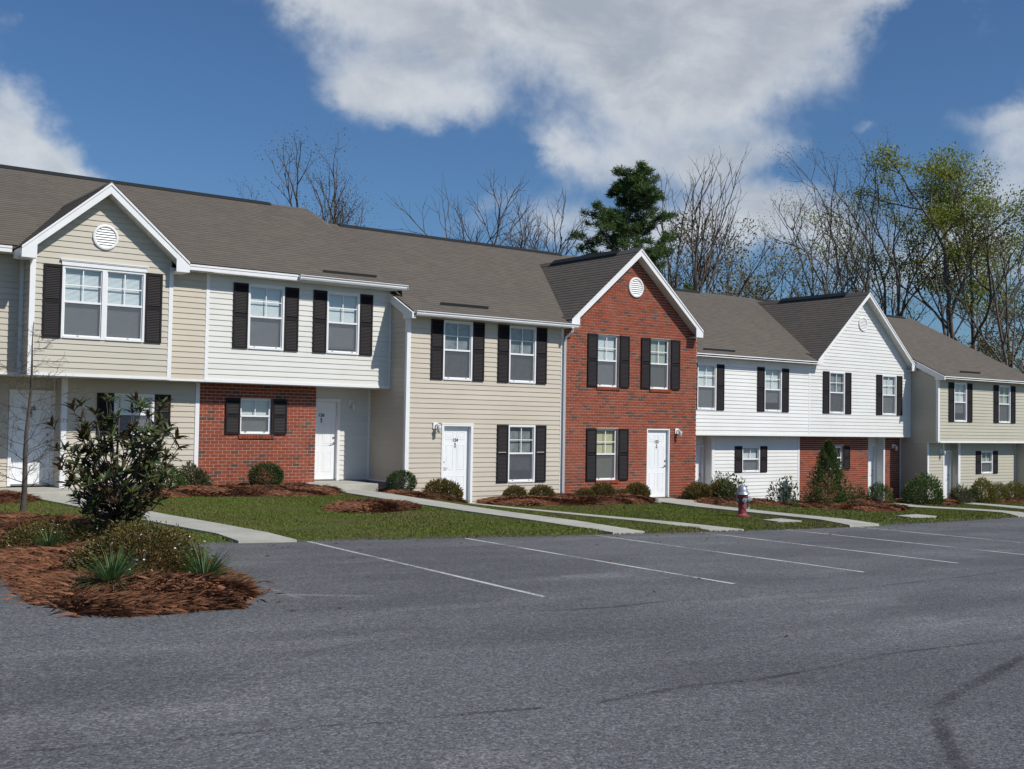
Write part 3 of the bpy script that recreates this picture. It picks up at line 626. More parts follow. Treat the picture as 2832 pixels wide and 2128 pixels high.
def main_roof(house, x0, x1, ye, ze, yr, vent_x=None, left_rake=None, right_rake=None, back=True):
    zr = ze+SL*(yr-ye); rf = roof_slab(house, [(x0, ye, ze), (x1, ye, ze), (x1, yr, zr), (x0, yr, zr)])
    shingles(rf, (x0, ye-.02, ze-.01), (1, 0, 0), (0, 1, SL), x1-x0, (yr-ye+.02)/CS)
    if back:
        yb = 2*yr-ye; rb = roof_slab(house, [(x0, yr, zr), (x1, yr, zr), (x1, yb, ze), (x0, yb, ze)], name='rear_roof'); shingles(rb, (x1, yb, ze), (-1, 0, 0), (0, -1, SL), x1-x0, (yb-yr)/CS)
    rc = MB(); rc.prism([(yr-.14, zr-.055), (yr, zr+.02), (yr+.14, zr-.055), (yr+.14, zr-.075), (yr, zr), (yr-.14, zr-.075)], x0, x1, 0); put('ridge_cap', rc, SHING, rf)
    if vent_x:
        v = MB(); v.prism([(yr-.15, zr-.05), (yr-.15, zr-.015), (yr, zr+.06), (yr+.15, zr-.015), (yr+.15, zr-.05), (yr, zr+.03)], vent_x[0], vent_x[1], 0); put('ridge_vent', v, BLACK, rf)
    return rf, zr
def fascia(house, x0, x1, y, z0, z1, m=None, name='fascia'):
    b = MB(); b.box(x0, x1, y, y+.025, z0, z1); b.box(x0, x1, y-.012, y, z1-.045, z1-.002); return put(name, b, m or TRIM, house)
def gutter(house, x0, x1, y, z):
    b = MB(); pr = [(y, z-.11), (y-.06, z-.11), (y-.085, z-.07), (y-.085, z-.045), (y-.115, z-.015), (y-.115, z), (y-.10, z), (y-.10, z-.02), (y-.075, z-.045), (y-.05, z-.095), (y-.012, z-.095), (y-.012, z), (y, z)]
    b.prism(pr, x0, x1, 0); b.box(x0, x0+.004, y-.112, y, z-.108, z-.004); b.box(x1-.004, x1, y-.112, y, z-.108, z-.004); return put('gutter', b, ALU, house)
def soffit(house, x0, x1, y0, y1, z, name='soffit', m=None):
    r = put(name, (lambda b: (b.box(x0, x1, y0, y1, z, z+.02), b)[1])(MB()), m or SOFFIT, house)
    return r
def gable(house, xc, Y, zp, hw, zend, yback, oh=.32, fh=.17, block=True):
    """front gable: two roof planes, rake boards, sloping soffits and end returns"""
    k = (zp-zend)/hw; yf = Y-oh; ln = math.hypot(hw, hw*k); rfs = []
    for s_ in (-1, 1):
        xe = xc+s_*hw
        rf = roof_slab(house, [(xe, yf, zend), (xc, yf, zp), (xc, yback, zp), (xe, yback, zend)], .07, 'gable_roof')
        if s_ < 0: shingles(rf, (xe-.02, yback, zend-.02*k), (0, -1, 0), (1, 0, k), yback-yf+.03, ln)
        else: shingles(rf, (xe+.02, yf-.03, zend-.02*k), (0, 1, 0), (-1, 0, k), yback-yf+.03, ln)
        b = MB(); t = fh; b.prism([(xe, zend-.012), (xc, zp-.012), (xc, zp-.012-t*math.sqrt(1+k*k)), (xe, zend-.012-t*math.sqrt(1+k*k)+.02)], yf-.004, yf+.024, 1)
        b.prism([(xe, zend-.006), (xc, zp-.006), (xc, zp-.06), (xe, zend-.06)], yf-.022, yf-.004, 1); put('rake_board', b, TRIM, house)
        b = MB(); zo = t*math.sqrt(1+k*k)-.02; b.prism([(xe, zend-zo), (xc, zp-zo), (xc, zp-zo-.02), (xe, zend-zo-.02)], yf+.024, Y-.003, 1); put('rake_soffit', b, SOFFIT, house)
        if block:
            b = MB(); zl = zend-t*math.sqrt(1+k*k)-.01; xb = xe-s_*.30; b.prism([(xe, zl), (xe, zend-.03), (xb, zend+.30*k-.03), (xb, zl)], yf-.006, yf+.02, 1); b.box(min(xe, xb), max(xe, xb), yf+.02, Y+.15, zl, zl+.02)
            b.box(xe-.012, xe+.012, yf+.02, Y+.3, zl+.02, zend-.05); put('eave_return', b, TRIM, house)
    rc = MB(); rc.prism([(xc-.16, zp-.16*k+.02), (xc, zp+.03), (xc+.16, zp-.16*k+.02), (xc+.16, zp-.16*k-.0), (xc, zp+.005), (xc-.16, zp-.16*k-.0)], yf-.03, yback, 1); put('ridge_cap', rc, SHING, house)
    return k
def diverter(house, x0, x1, y, z):
    b = MB(); b.hexa([(x0, y, z), (x1, y+.01, z+.005), (x1, y+.03, z+.015), (x0, y+.02, z+.01), (x0, y-.01, z+.06), (x1, y, z+.065), (x1, y+.012, z+.07), (x0, y+.002, z+.065)]); put('rain_diverter', b, BLACK, house)
def landing(x0, x1, y0, y1, z0, z1, label):
    b = MB(); b.box(x0, x1, y0, y1, z0, z1); o = put('door_landing', b, CONC); md = o.modifiers.new('bevel', 'BEVEL'); md.width = .015; md.segments = 2
    tag(o, label, 'concrete step', 'concrete landings at the front doors'); return o

H = lambda x: (x, 30., -2.)
GRP = 'townhouses joined in one row'
# ===== beige end neighbour on the far left (only its edge of roof would show)
h130 = thing('townhouse', 'neighbouring beige townhouse continuing the row beyond the left frame edge', 'townhouse', H(2.5), GRP)
w = core(h130, front(25.16), 0, 5.03, .87, 3.5, [], TAN); siding(w, front(25.16), lambda z: 0, lambda z: 5.03, .87, 3.5, [], TAN)
w = core(h130, front(25.6), 0, 5.03, -1.9, .87, [], TAN); siding(w, front(25.6), lambda z: 0, lambda z: 5.03, -1.6, .87, [], TAN)
main_roof(h130, -.3, 5.03, 24.81, 3.53, 30.2, (-.2, 5.03)); fascia(h130, -.3, 5.03, 24.80, 3.37, 3.5); soffit(h130, -.3, 5.03, 24.825, 25.155, 3.36); soffit(h130, 0, 5.03, 25.14, 25.6, .84)

# ===== 128: beige, projecting gable bay over a recessed door
h = h128 = thing('townhouse', 'beige sided townhouse with a projecting gabled bay, a double window and door number 128', 'townhouse', H(7.5), GRP)
lo, hi = (lambda a: (lambda z: a)), (lambda a: (lambda z: a))
F = front(25.16); w = core(h, F, 5.03, 6.04, .87, 3.45, [], TAN2); siding(w, F, lo(5.03), hi(6.02), .89, 3.36, [], TAN2)
w = core(h, F, 8.99, 10.05, .87, 3.45, [], TAN); siding(w, F, lo(9.0), hi(10.03), .89, 3.36, [], TAN)
post(h, F, 10.03, 10.11, .87, 3.36); post(h, F, 5.95, 6.03, .89, 3.36, .02)
put('skirt_trim', (lambda b: (b.box(5.03, 6.02, 25.125, 25.14, .85, .895), b.box(9.0, 10.05, 25.125, 25.14, .85, .895), b)[2])(MB()), TRIM, h)
G = front(24.55); hole = [(6.64, 8.40, 1.64, 3.30)]; kg = .864
gl = lambda z: max(6.04, 7.51-(4.785-z)/kg); gr = lambda z: min(8.98, 7.51+(4.785-z)/kg)
w = core(h, G, 6.05, 8.97, .87, 3.51, hole, TAN2, (6.05, 8.97, 7.51, 4.77)); siding(w, G, gl, gr, .89, 4.775, hole+[(6.27, 6.64, 1.62, 3.17), (8.4, 8.79, 1.62, 3.17)][:0], TAN2)
S_ = sidew(6.04); w = core(h, S_, 24.56, 25.16, .87, 3.4, [], TAN2, th=.1); siding(w, S_, lo(24.56), hi(25.14), .89, 3.35, [], TAN2)
b = MB(); b.box(8.90, 8.985, 24.56, 25.16, .87, 3.35); put('wall', b, TAN2, h)
post(h, G, 6.0, 6.11, .86, 3.34); post(h, S_, 24.53, 24.62, .86, 3.34); post(h, G, 8.93, 9.02, .86, 3.34)
b = MB(); b.box(6.11, 8.93, 24.515, 24.535, .84, .90); b.box(6.0, 9.0, 24.53, 25.15, .835, .86); put('skirt_trim', b, TRIM, h)
window(h, 7.52, 24.55, 1.64, 1.76, 1.53, double=True)
b = MB(); b.box(6.62, 8.42, 24.50, 24.53, 3.17, 3.28); b.box(6.59, 8.45, 24.475, 24.53, 3.28, 3.30); b.box(6.60, 8.44, 24.485, 24.53, 3.26, 3.28); put('window_head_trim', b, TRIM, h)
vent(h, 7.51, 24.535, 3.85, .275); gable(h, 7.51, 24.55, 4.99, 1.76, 3.46, 27.9)
main_roof(h, 5.03, 10.05, 24.81, 3.53, 30.2, (5.03, 10.05)); fascia(h, 5.03, 5.70, 24.80, 3.37, 3.5); fascia(h, 9.30, 10.05, 24.80, 3.37, 3.5); soffit(h, 5.03, 6.0, 24.825, 25.135, 3.36); soffit(h, 9.0, 10.05, 24.825, 25.135, 3.36)
L_ = front(25.6); hole = [(8.12, 9.04, -.40, .53)]; w = core(h, L_, 7.02, 10.05, -1.9, .83, hole, TAN); siding(w, L_, lo(7.1), hi(10.0), -1.62, .83, hole, TAN)
post(h, L_, 7.02, 7.11, -1.6, .83); post(h, L_, 10.01, 10.11, -1.66, .83); post(h, sidew(7.02), 25.58, 25.66, -1.6, .83); w = core(h, sidew(7.02), 25.66, 26.15, -1.7, .83, [], TAN, th=.08); siding(w, sidew(7.02), lo(25.66), hi(26.13), -1.55, .83, [], TAN)
window(h, 8.58, 25.6, -.40, .92, .93, small=True)
D_ = front(26.15); hole = [(6.04, 7.02, -1.6, .56)]; w = core(h, D_, 5.03, 7.0, -1.9, .83, hole, TAN); siding(w, D_, lo(5.03), hi(7.0), -1.55, .83, hole, TAN)
door(h, 6.12, 6.94, 26.15, -1.50, .48, '128', 'right'); post(h, D_, 6.97, 7.0, .56, .83, .02)
soffit(h, 5.03, 6.0, 25.14, 26.15, .835); soffit(h, 6.0, 10.05, 25.15, 26.15, .835)
put('foundation', (lambda b: (b.box(7.1, 10.0, 25.57, 25.6, -1.95, -1.63), b)[1])(MB()), FOUND, h)
landing(5.6, 7.35, 24.3, 26.1, -1.80, -1.565, 'broad pale concrete landing under the white door number 128')

# ===== 126: cream upper storey over brick
h = h126 = thing('townhouse', 'townhouse with cream white upper storey jutting over a red brick ground floor, door number 126', 'townhouse', H(12.5), GRP)
hs = [(11.07, 12.01, 1.67, 3.22), (13.155, 14.085, 1.67, 3.22)]
w = core(h, F, 10.07, 15.03, .87, 3.45, hs, CREAM); siding(w, F, lo(10.11), hi(14.98), .91, 3.36, hs, CREAM)
window(h, 11.54, 25.16, 1.67, .94, drop=.999); window(h, 13.62, 25.16, 1.67, .93, drop=.93)
post(h, F, 14.97, 15.02, .87, 3.36, .02); put('skirt_trim', (lambda b: (b.box(10.05, 15.02, 25.12, 25.14, .85, .91), b)[1])(MB()), TRIM, h)
rf, zr = main_roof(h, 10.05, 15.10, 24.81, 3.53, 30.2, (10.05, 13.87))
soffit(h, 10.05, 15.1, 24.80, 25.135, 3.36); fascia(h, 10.05, 12.15, 24.80, 3.37, 3.5); gutter(h, 12.2, 15.24, 24.80, 3.50); fascia(h, 12.15, 15.12, 24.805, 3.37, 3.5, name='gutter_board')
b = MB()   # shingled saddle where the roof drops to the next house
p = lambda x, y: (x, y, 3.53+.5*(y-24.81)); q = lambda x, y: (x, y, 2.80+.5*(y-24.0)+.012)
n = 40
for k in range(n):
    ya, yb_ = 24.81+(30.2-24.81)*k/n, 24.81+(30.2-24.81)*(k+1)/n; wa, wb = .04+.62*((ya-24.81)/5.4)**1.4, .04+.62*((yb_-24.81)/5.4)**1.4
    b.face([p(15.10, ya), q(15.10+wa, ya), q(15.10+wb, yb_), p(15.10, yb_)], 0, [(15.1, ya*1.118), (15.1+wa, ya*1.118), (15.1+wb, yb_*1.118), (15.1, yb_*1.118)])
b.face([p(15.10, 30.2), q(15.76, 30.2), (15.1, 30.6, 5.9)], 0, [(0, 0), (1, 0), (1, 1)]); put('roof_saddle', b, SHING, rf)
diverter(h, 12.98, 14.51, 25.05, 3.66); b = MB(); b.prism([(24.83, 3.36), (24.83, 3.50), (26.2, 4.18), (26.2, 3.36)], 15.05, 15.11, 0); put('rake_board', b, TRIM, h)
brick_wall(h, L_, 25.6, 10.11, 13.15, -1.94, .83, [(11.12, 12.0, -.38, .51)], rowlocks=[(11.10, 12.02, -.38)])
window(h, 11.55, 25.6, -.36, .82, .87, small=True, inset=.06, recess=True); b = MB(); b.box(13.05, 13.15, 25.6, 26.15, -1.9, .83); put('wall', b, MORT, h)
hole = [(13.15, 14.13, -1.6, .56)]; w = core(h, D_, 13.15, 15.03, -1.9, .83, hole, CREAM); siding(w, D_, lo(13.15), hi(15.0), -1.53, .83, hole, CREAM)
door(h, 13.20, 14.05, 26.15, -1.52, .48, '126', 'right'); lamp(h, 14.42, 26.13, .42); post(h, D_, 14.96, 15.03, -1.56, .83)
soffit(h, 10.05, 15.03, 25.14, 26.15, .835); put('foundation', (lambda b: (b.box(13.2, 15.03, 26.10, 26.15, -2.0, -1.55), b)[1])(MB()), FOUND, h)
landing(12.72, 14.36, 24.5, 26.08, -1.82, -1.555, 'concrete landing with block side under the white door number 126')

# ===== 124: beige, full height, stepping forward
h = h124 = thing('townhouse', 'tan sided townhouse standing forward with gutter and downspout, door number 124', 'townhouse', H(17.5), GRP)
A = front(24.35); hs = [(16.10, 17.03, 1.09, 2.655), (18.23, 19.16, 1.09, 2.655), (18.25, 19.18, -1.59, -.04), (16.10, 17.10, -2.2, -.02)]
w = core(h, A, 15.03, 20.15, -2.4, 2.78, hs, TAN); siding(w, A, lo(15.10), hi(20.06), -2.18, 2.69, hs, TAN)
window(h, 16.565, 24.35, 1.10, blind=BLINDD); window(h, 18.695, 24.35, 1.10, blind=BLINDD); window(h, 18.715, 24.35, -1.59, blind=BLINDD, drop=.80)
S_ = sidew(15.03); rk = lambda y: 2.62+.5*(y-24.0)
w = core(h, S_, 24.36, 36.0, -2.4, 2.70, [], TAN, th=.1)
b = MB(); b.prism([(24.36, 2.70), (30.2, 5.7), (36, 2.80), (36, 2.70)], 15.035, 15.13, 0); put('wall', b, TAN, h)
zz = -1.53
siding(w, S_, lambda z: 24.40 if z < 2.80 else 24.40+(z-2.80)*2, lambda z: 26.14, zz, 3.5, [], TAN)
put('foundation', (lambda b: (b.box(15.0, 15.04, 24.4, 26.15, -2.2, -1.55), b)[1])(MB()), FOUND, h); put('skirt_trim', (lambda b: (b.box(14.995, 15.02, 24.42, 26.14, -1.56, -1.53), b)[1])(MB()), TRIM, h)
post(h, A, 15.01, 15.12, -2.16, 2.69); post(h, S_, 24.33, 24.42, -2.0, 2.69)
door(h, 16.18, 17.02, 24.35, -2.11, -.10, '124', 'left', inset=.09); lamp(h, 15.90, 24.335, -.14)
post(h, A, 20.06, 20.14, -2.16, 2.69, .02)
rf, zr2 = main_roof(h, 14.98, 20.15, 24.0, 2.78, 30.2, (16.1, 20.15)); soffit(h, 14.98, 20.2, 24.02, 24.335, 2.68); fascia(h, 14.98, 20.2, 24.0, 2.68, 2.78, name='gutter_board'); gutter(h, 15.02, 20.36, 24.0, 2.79)
b = MB(); b.prism([(23.98, 2.60), (23.98, 2.74), (24.9, 3.20), (26.0, 3.75), (26.0, 3.52), (24.42, 2.73), (24.42, 2.60)], 14.93, 14.975, 0); put('rake_board', b, TRIM, h); b = MB(); b.box(14.975, 15.05, 24.0, 24.4, 2.6, 2.68); put('eave_return', b, TRIM, h)
diverter(h, 16.12, 17.67, 24.52, 3.06)
b = MB(); b.tube([(20.15, 23.94, 2.68), (20.15, 23.96, 2.58), (20.15, 24.24, 2.42), (20.15, 24.27, 2.3), (20.15, 24.27, -1.98), (20.14, 24.15, -2.12)], .042, 4); put('downspout', b, ALU, h)

# ===== 122: brick gable house
h = h122 = thing('townhouse', 'red brick townhouse with a tall gabled front and round white vent, door number 122', 'townhouse', H(22.8), GRP)
A2 = front(24.34); holes = [(21.40, 22.26, 1.09, 2.61), (23.49, 24.35, 1.09, 2.61), (21.40, 22.26, -1.60, -.10), (23.41, 24.37, -2.4, -.08)]
brick_wall(h, A2, 24.34, 20.19, 25.48, -2.45, 2.80, holes, gable=(22.81, 5.02), rowlocks=[(21.39, 22.28, 1.10), (23.48, 24.37, 1.10), (21.39, 22.28, -1.59)])
window(h, 21.83, 24.34, 1.10, .84, 1.51, inset=.07, recess=True); window(h, 23.92, 24.34, 1.10, .84, 1.51, inset=.07, recess=True, blind=BLINDG); window(h, 21.83, 24.34, -1.59, .84, 1.49, inset=.07, recess=True, blind=BLINDY)
door(h, 23.46, 24.31, 24.34, -2.13, -.13, '122', 'right', casing=False, inset=.09); lamp(h, 24.62, 24.33, -.20); vent(h, 22.87, 24.33, 4.07, .30)
gable(h, 22.81, 24.34, 5.19, 2.63, 2.94, 28.9, oh=.30, fh=.16)
v = MB(); v.prism([(22.81-.16, 5.09), (22.81-.16, 5.13), (22.81, 5.27), (22.97, 5.13), (22.97, 5.09), (22.81, 5.2)], 24.95, 28.1, 1); put('ridge_vent', v, BLACK, h)
main_roof(h, 20.15, 25.5, 24.5, 3.03, 30.2, (20.15, 24.75))
b = MB(); b.box(25.38, 25.48, 24.46, 26.3, -2.5, 2.8); put('wall', b, MORT, h)
b = MB(); b.prism([(24.3, 2.7), (30.2, 5.65), (36.2, 2.7)], 25.36, 25.46, 0); put('wall', b, WHITES, h)
landing(22.6, 24.35, 23.0, 24.3, -2.42, -2.165, 'pale concrete landing under the white door of the brick townhouse')

# ===== 120: bright white townhouse
h = h120 = thing('townhouse', 'bright white sided townhouse between the tall brick gable and the white gable', 'townhouse', H(29.4), GRP)
F2 = front(26.2); hs = [(27.44, 28.37, .56, 2.11), (30.80, 31.74, .56, 2.11)]
w = core(h, F2, 25.5, 33.3, -.26, 2.42, hs, WHITES); siding(w, F2, lo(25.5), hi(33.27), -.24, 2.33, hs, WHITES)
window(h, 27.905, 26.2, .56); window(h, 31.27, 26.2, .56, blind=BLIND, drop=.80); post(h, F2, 33.26, 33.33, -.26, 2.3, .02)
put('skirt_trim', (lambda b: (b.box(25.5, 33.3, 26.17, 26.19, -.29, -.23), b)[1])(MB()), TRIM, h)
main_roof(h, 25.5, 33.3, 25.85, 2.44, 31.8, (25.5, 33.3)); soffit(h, 25.5, 33.4, 25.87, 26.18, 2.33); fascia(h, 25.5, 33.35, 25.85, 2.32, 2.43); diverter(h, 27.59, 29.15, 26.05, 2.55)
L2 = front(26.65); hs = [(30.19, 31.13, -1.58, -.66)]; w = core(h, L2, 28.69, 33.3, -3.0, -.28, hs, WHITES); siding(w, L2, lo(28.8), hi(33.22), -2.80, -.28, hs, WHITES); window(h, 30.66, 26.65, -1.58, .94, .92, small=True)
post(h, L2, 28.69, 28.80, -2.8, -.28); post(h, L2, 33.22, 33.31, -2.8, -.28); post(h, sidew(28.69), 26.63, 26.70, -2.8, -.28); w = core(h, sidew(28.69), 26.7, 27.0, -2.9, -.28, [], WHITES, th=.08); siding(w, sidew(28.69), lo(26.7), hi(26.99), -2.8, -.28, [], WHITES)
D2 = front(27.0); hs = [(27.67, 28.66, -2.8, -.62)]; w = core(h, D2, 25.5, 28.68, -3.0, -.28, hs, WHITES); siding(w, D2, lo(25.5), hi(28.68), -2.8, -.28, hs, WHITES); door(h, 27.74, 28.59, 27.0, -2.72, -.71, None, 'right'); soffit(h, 25.5, 33.3, 26.19, 27.0, -.30)

# ===== 118: white gable over brick
h = h118 = thing('townhouse', 'townhouse with a tall white sided gable jutting over a red brick ground floor', 'townhouse', H(36.4), GRP)
hs = [(34.42, 35.34, .56, 2.10), (37.67, 38.59, .56, 2.10)]; k3 = .885
gl = lambda z: max(33.33, 36.46-(5.05-z)/.8856); gr = lambda z: min(39.52, 36.46+(5.05-z)/.8856)
w = core(h, F2, 33.32, 39.54, -.26, 2.30, hs, OFFW, (33.4, 39.52, 36.46, 5.03)); siding(w, F2, gl, gr, -.24, 5.04, hs, OFFW)
window(h, 34.88, 26.2, .56, blind=BLINDD); window(h, 38.13, 26.2, .56, blind=BLIND); vent(h, 36.43, 26.185, 4.0, .27)
gable(h, 36.46, 26.2, 5.21, 3.06, 2.50, 31.5, oh=.30, fh=.13); post(h, F2, 39.50, 39.56, -.26, 2.3, .02)
v = MB(); v.prism([(36.46-.16, 5.11), (36.46-.16, 5.15), (36.46, 5.29), (36.62, 5.15), (36.62, 5.11), (36.46, 5.22)], 26.9, 30.1, 1); put('ridge_vent', v, BLACK, h)
put('skirt_trim', (lambda b: (b.box(33.3, 39.54, 26.17, 26.19, -.29, -.23), b)[1])(MB()), TRIM, h)
main_roof(h, 33.3, 39.6, 26.45, 2.74, 31.8, (36.8, 39.5))
brick_wall(h, L2, 26.65, 33.31, 37.45, -3.05, -.28, [(35.05, 35.91, -1.55, -.64)], rowlocks=[(35.04, 35.92, -1.55)]); window(h, 35.48, 26.65, -1.54, .82, .88, small=True, inset=.06, recess=True, blind=BLINDD)
brick_wall(h, L2, 26.65, 38.52, 39.57, -3.05, -.28, [], limit=25); post(h, L2, 38.43, 38.52, -2.8, -.28, .02); lamp(h, 39.05, 26.64, -.70); b = MB(); b.box(38.43, 38.52, 26.66, 27.0, -2.8, -.28); put('wall', b, OFFW, h)
hs = [(37.49, 38.43, -2.8, -.61)]; w = core(h, D2, 37.35, 38.45, -3.0, -.28, hs, OFFW); siding(w, D2, lo(37.35), hi(38.44), -2.75, -.28, hs, OFFW); door(h, 37.56, 38.36, 27.0, -2.70, -.68, None, 'right'); soffit(h, 33.3, 39.55, 26.19, 27.0, -.30)
post(h, L2, 39.52, 39.575, -2.8, -.28, .02)

# ===== 116: last house on the right
h = h116 = thing('townhouse', 'last tan sided townhouse at the right end, its shaded side wall standing forward', 'townhouse', H(43), GRP)
F3 = front(25.0); hs = [(40.66, 41.56, .35, 1.90), (43.92, 44.82, .35, 1.90)]
w = core(h, F3, 39.58, 46.3, -.46, 2.12, hs, GREYTAN); siding(w, F3, lo(39.68), hi(46.2), -.42, 2.02, hs, GREYTAN)
window(h, 41.11, 25.0, .35, .92, drop=.78); window(h, 44.37, 25.0, .35, .92, blind=BLINDG); post(h, F3, 39.56, 39.68, -.45, 2.02); post(h, F3, 46.2, 46.3, -.45, 2.02)
put('skirt_trim', (lambda b: (b.box(39.68, 46.2, 24.965, 24.985, -.48, -.41), b)[1])(MB()), TRIM, h)
S3 = sidew(39.58); w = core(h, S3, 25.01, 36.5, -3.0, 2.05, [(24.9, 25.46, -3.1, -.46)], GREYTAN, th=.1)
b = MB(); b.prism([(25.01, 2.05), (30.8, 4.95), (36.5, 2.1)], 39.585, 39.68, 0); put('wall', b, GREYTAN, h)
siding(w, S3, lambda z: 25.06 if z > -.44 else 25.5, lambda z: 27.0, -2.8, 3.4, [], GREYTAN) if False else None
siding(w, S3, lo(25.5), hi(26.62), -2.75, -.464, [], GREYTAN); siding(w, S3, lambda z: 25.06 if z < 2.0 else 25.06+(z-2.0)*2, lambda z: 26.4, -.464, 2.6, [], GREYTAN)
post(h, S3, 24.98, 25.07, -.45, 2.02)
rf, zr3 = main_roof(h, 39.50, 46.6, 24.65, 2.12, 30.8, (39.5, 45.9)); soffit(h, 39.5, 46.6, 24.67, 24.98, 2.02); fascia(h, 39.5, 46.6, 24.65, 2.0, 2.11); diverter(h, 41.12, 42.6, 25.0, 2.32)
b = MB(); b.prism([(24.63, 1.95), (24.63, 2.08), (26.6, 3.05), (26.6, 2.83), (25.05, 2.06), (25.05, 1.95)], 39.44, 39.495, 0); put('rake_board', b, TRIM, h)
L3 = front(25.45); w = core(h, L3, 39.56, 40.71, -3.1, -.46, [], GREYTAN); siding(w, L3, lo(39.66), hi(40.64), -2.85, -.46, [], GREYTAN); post(h, L3, 39.56, 39.66, -2.8, -.46); post(h, L3, 40.64, 40.72, -2.8, -.46)
hs = [(43.36, 44.26, -1.75, -.81)]; w = core(h, L3, 41.71, 46.17, -3.1, -.46, hs, GREYTAN); siding(w, L3, lo(41.86), hi(46.05), -2.85, -.46, hs, GREYTAN); post(h, L3, 41.71, 41.86, -2.8, -.46); post(h, L3, 46.05, 46.17, -2.8, -.46)
window(h, 43.81, 25.45, -1.75, .90, .94, small=True, blind=BLINDG); lamp(h, 40.45, 25.43, -.86)
D3 = front(25.75); hs = [(40.74, 41.74, -3, -.80)]; w = core(h, D3, 40.6, 41.8, -3.1, -.46, hs, GREYTAN); siding(w, D3, lo(40.72), hi(41.72), -2.85, -.46, hs, GREYTAN); door(h, 40.86, 41.64, 25.75, -2.88, -.88, None, 'right')
b = MB(); b.box(41.71, 41.8, 25.46, 25.75, -2.9, -.46); put('wall', b, GREYTAN, h); soffit(h, 39.56, 46.2, 24.99, 26.0, -.48)
b = MB(); b.box(46.1, 46.28, 25.0, 36.4, -3, 2.0); b.prism([(25.01, 2.0), (30.8, 4.95), (36.5, 2.0)], 46.2, 46.28, 0); put('wall', b, GREYTAN, h)
for hh, x0, x1 in ((h130, 0, 5.03), (h128, 5.03, 10.05), (h126, 10.05, 15.03), (h124, 15.03, 20.15), (h122, 20.15, 25.4), (h120, 25.5, 33.3), (h118, 33.3, 39.55), (h116, 39.7, 46.1)):
    b = MB(); b.box(x0+.01, x1-.01, 35.4, 35.5, -3.2, 2.2); put('rear_wall', b, TAN, hh)

# ------------------------------------------------------------ fire hydrant
hx, hy = 20.15, 17.75; hz = gz(hx, hy)
hyd = thing('fire_hydrant', 'faded red fire hydrant with a silver bonnet standing on the lawn edge', 'hydrant', (hx, hy, hz))
b = MB(); b.lathe([(.165, -.05), (.165, .045), (.12, .06), (.098, .09), (.093, .16), (.093, .44), (.115, .46), (.128, .475), (.128, .52), (.105, .535)], (hx, hy, hz), 22); put('body', b, REDP, hyd, smooth=False)
b = MB(); b.lathe([(.165, .53), (.168, .555), (.135, .575), (.128, .60), (.118, .65), (.092, .70), (.052, .735), (.024, .75), (.022, .785), (.0, .79)], (hx, hy, hz), 22); put('bonnet', b, SILV, hyd, smooth=True)
def cap(dx, dy, r, l, z):
    b = MB(); c = Vector((hx, hy, hz+z)); d = Vector((dx, dy, 0)).normalized(); ps = [c+d*.07, c+d*(.09+l*.3), c+d*(.09+l*.32), c+d*(.09+l), c+d*(.09+l+.001), c+d*(.13+l)]
    b.tube(ps, [r*.8, r*.8, r, r, r*.35, r*.3], 14); put('nozzle_cap', b, SILV, hyd)
cap(-.45, -.9, .055, .05, .40); cap(.80, -.60, .075, .09, .40); cap(-.80, .60, .055, .05, .40)
for a in range(8):
    b = MB(); t = a*math.pi/4; b.lathe([(.013, .06), (.013, .075)], (hx+.138*math.cos(t), hy+.138*math.sin(t), hz-.015), 6); put('bolt', b, REDP, hyd)
b = MB(); c0 = Vector((hx-.05, hy-.13, hz+.37)); c1 = Vector((hx+.13, hy-.10, hz+.35)); b.tube([c0.lerp(c1, t)+Vector((0, -.02, -.17*math.sin(math.pi*t))) for t in [i/10 for i in range(11)]], .006, 5); put('chain', b, SILV, hyd)
for (px, py, a, lab) in ((19.75, 16.3, .35, 'flat pale concrete pad in the grass just right of the fire hydrant'), (25.5, 16.75, .5, 'flat pale concrete pad in the grass at the far lot edge')):
    b = MB(); z = gz(px, py); b.hexa([(px-a, py-.22, z-.05), (px+a, py-.3, z-.05), (px+a, py+.25, z-.05), (px-a, py+.2, z-.05), (px-a, py-.22, z+.045), (px+a, py-.3, z+.04), (px+a*.9, py+.25, z+.05), (px-a, py+.2, z+.05)]); tag(put('utility_pad', b, CONC), lab, 'concrete pad')

# ------------------------------------------------------------ planting
def inpoly(P, poly):
    x, y = P[:, 0], P[:, 1]; c = np.zeros(len(P), bool); n = len(poly)
    for i in range(n):
        (x0, y0), (x1, y1) = poly[i], poly[i-1]
        with np.errstate(divide='ignore', invalid='ignore'): c ^= ((y0 > y) != (y1 > y)) & (x < (x1-x0)*(y-y0)/(y1-y0+1e-12)+x0)
    return c
def edist(P, poly):
    d = np.full(len(P), 1e9)
    for i in range(len(poly)):
        a, b_ = np.array(poly[i-1]), np.array(poly[i]); ab = b_-a; t = np.clip(((P-a)@ab)/(ab@ab+1e-9), 0, 1); d = np.minimum(d, np.linalg.norm(P-(a+t[:, None]*ab), axis=1))
    return d
def gzv(P): X, Y = P[:, 0], P[:, 1]; return np.where(Y < edgeY(X), lotZ(X), yardZ(X, Y))
def lump(P, s=1.0): X, Y = P[:, 0]*s, P[:, 1]*s; return .5+.25*np.sin(X*2.7+np.sin(Y*1.9)*1.3)+.25*np.sin(Y*3.3+X*1.1+1.7)
BEDS = []
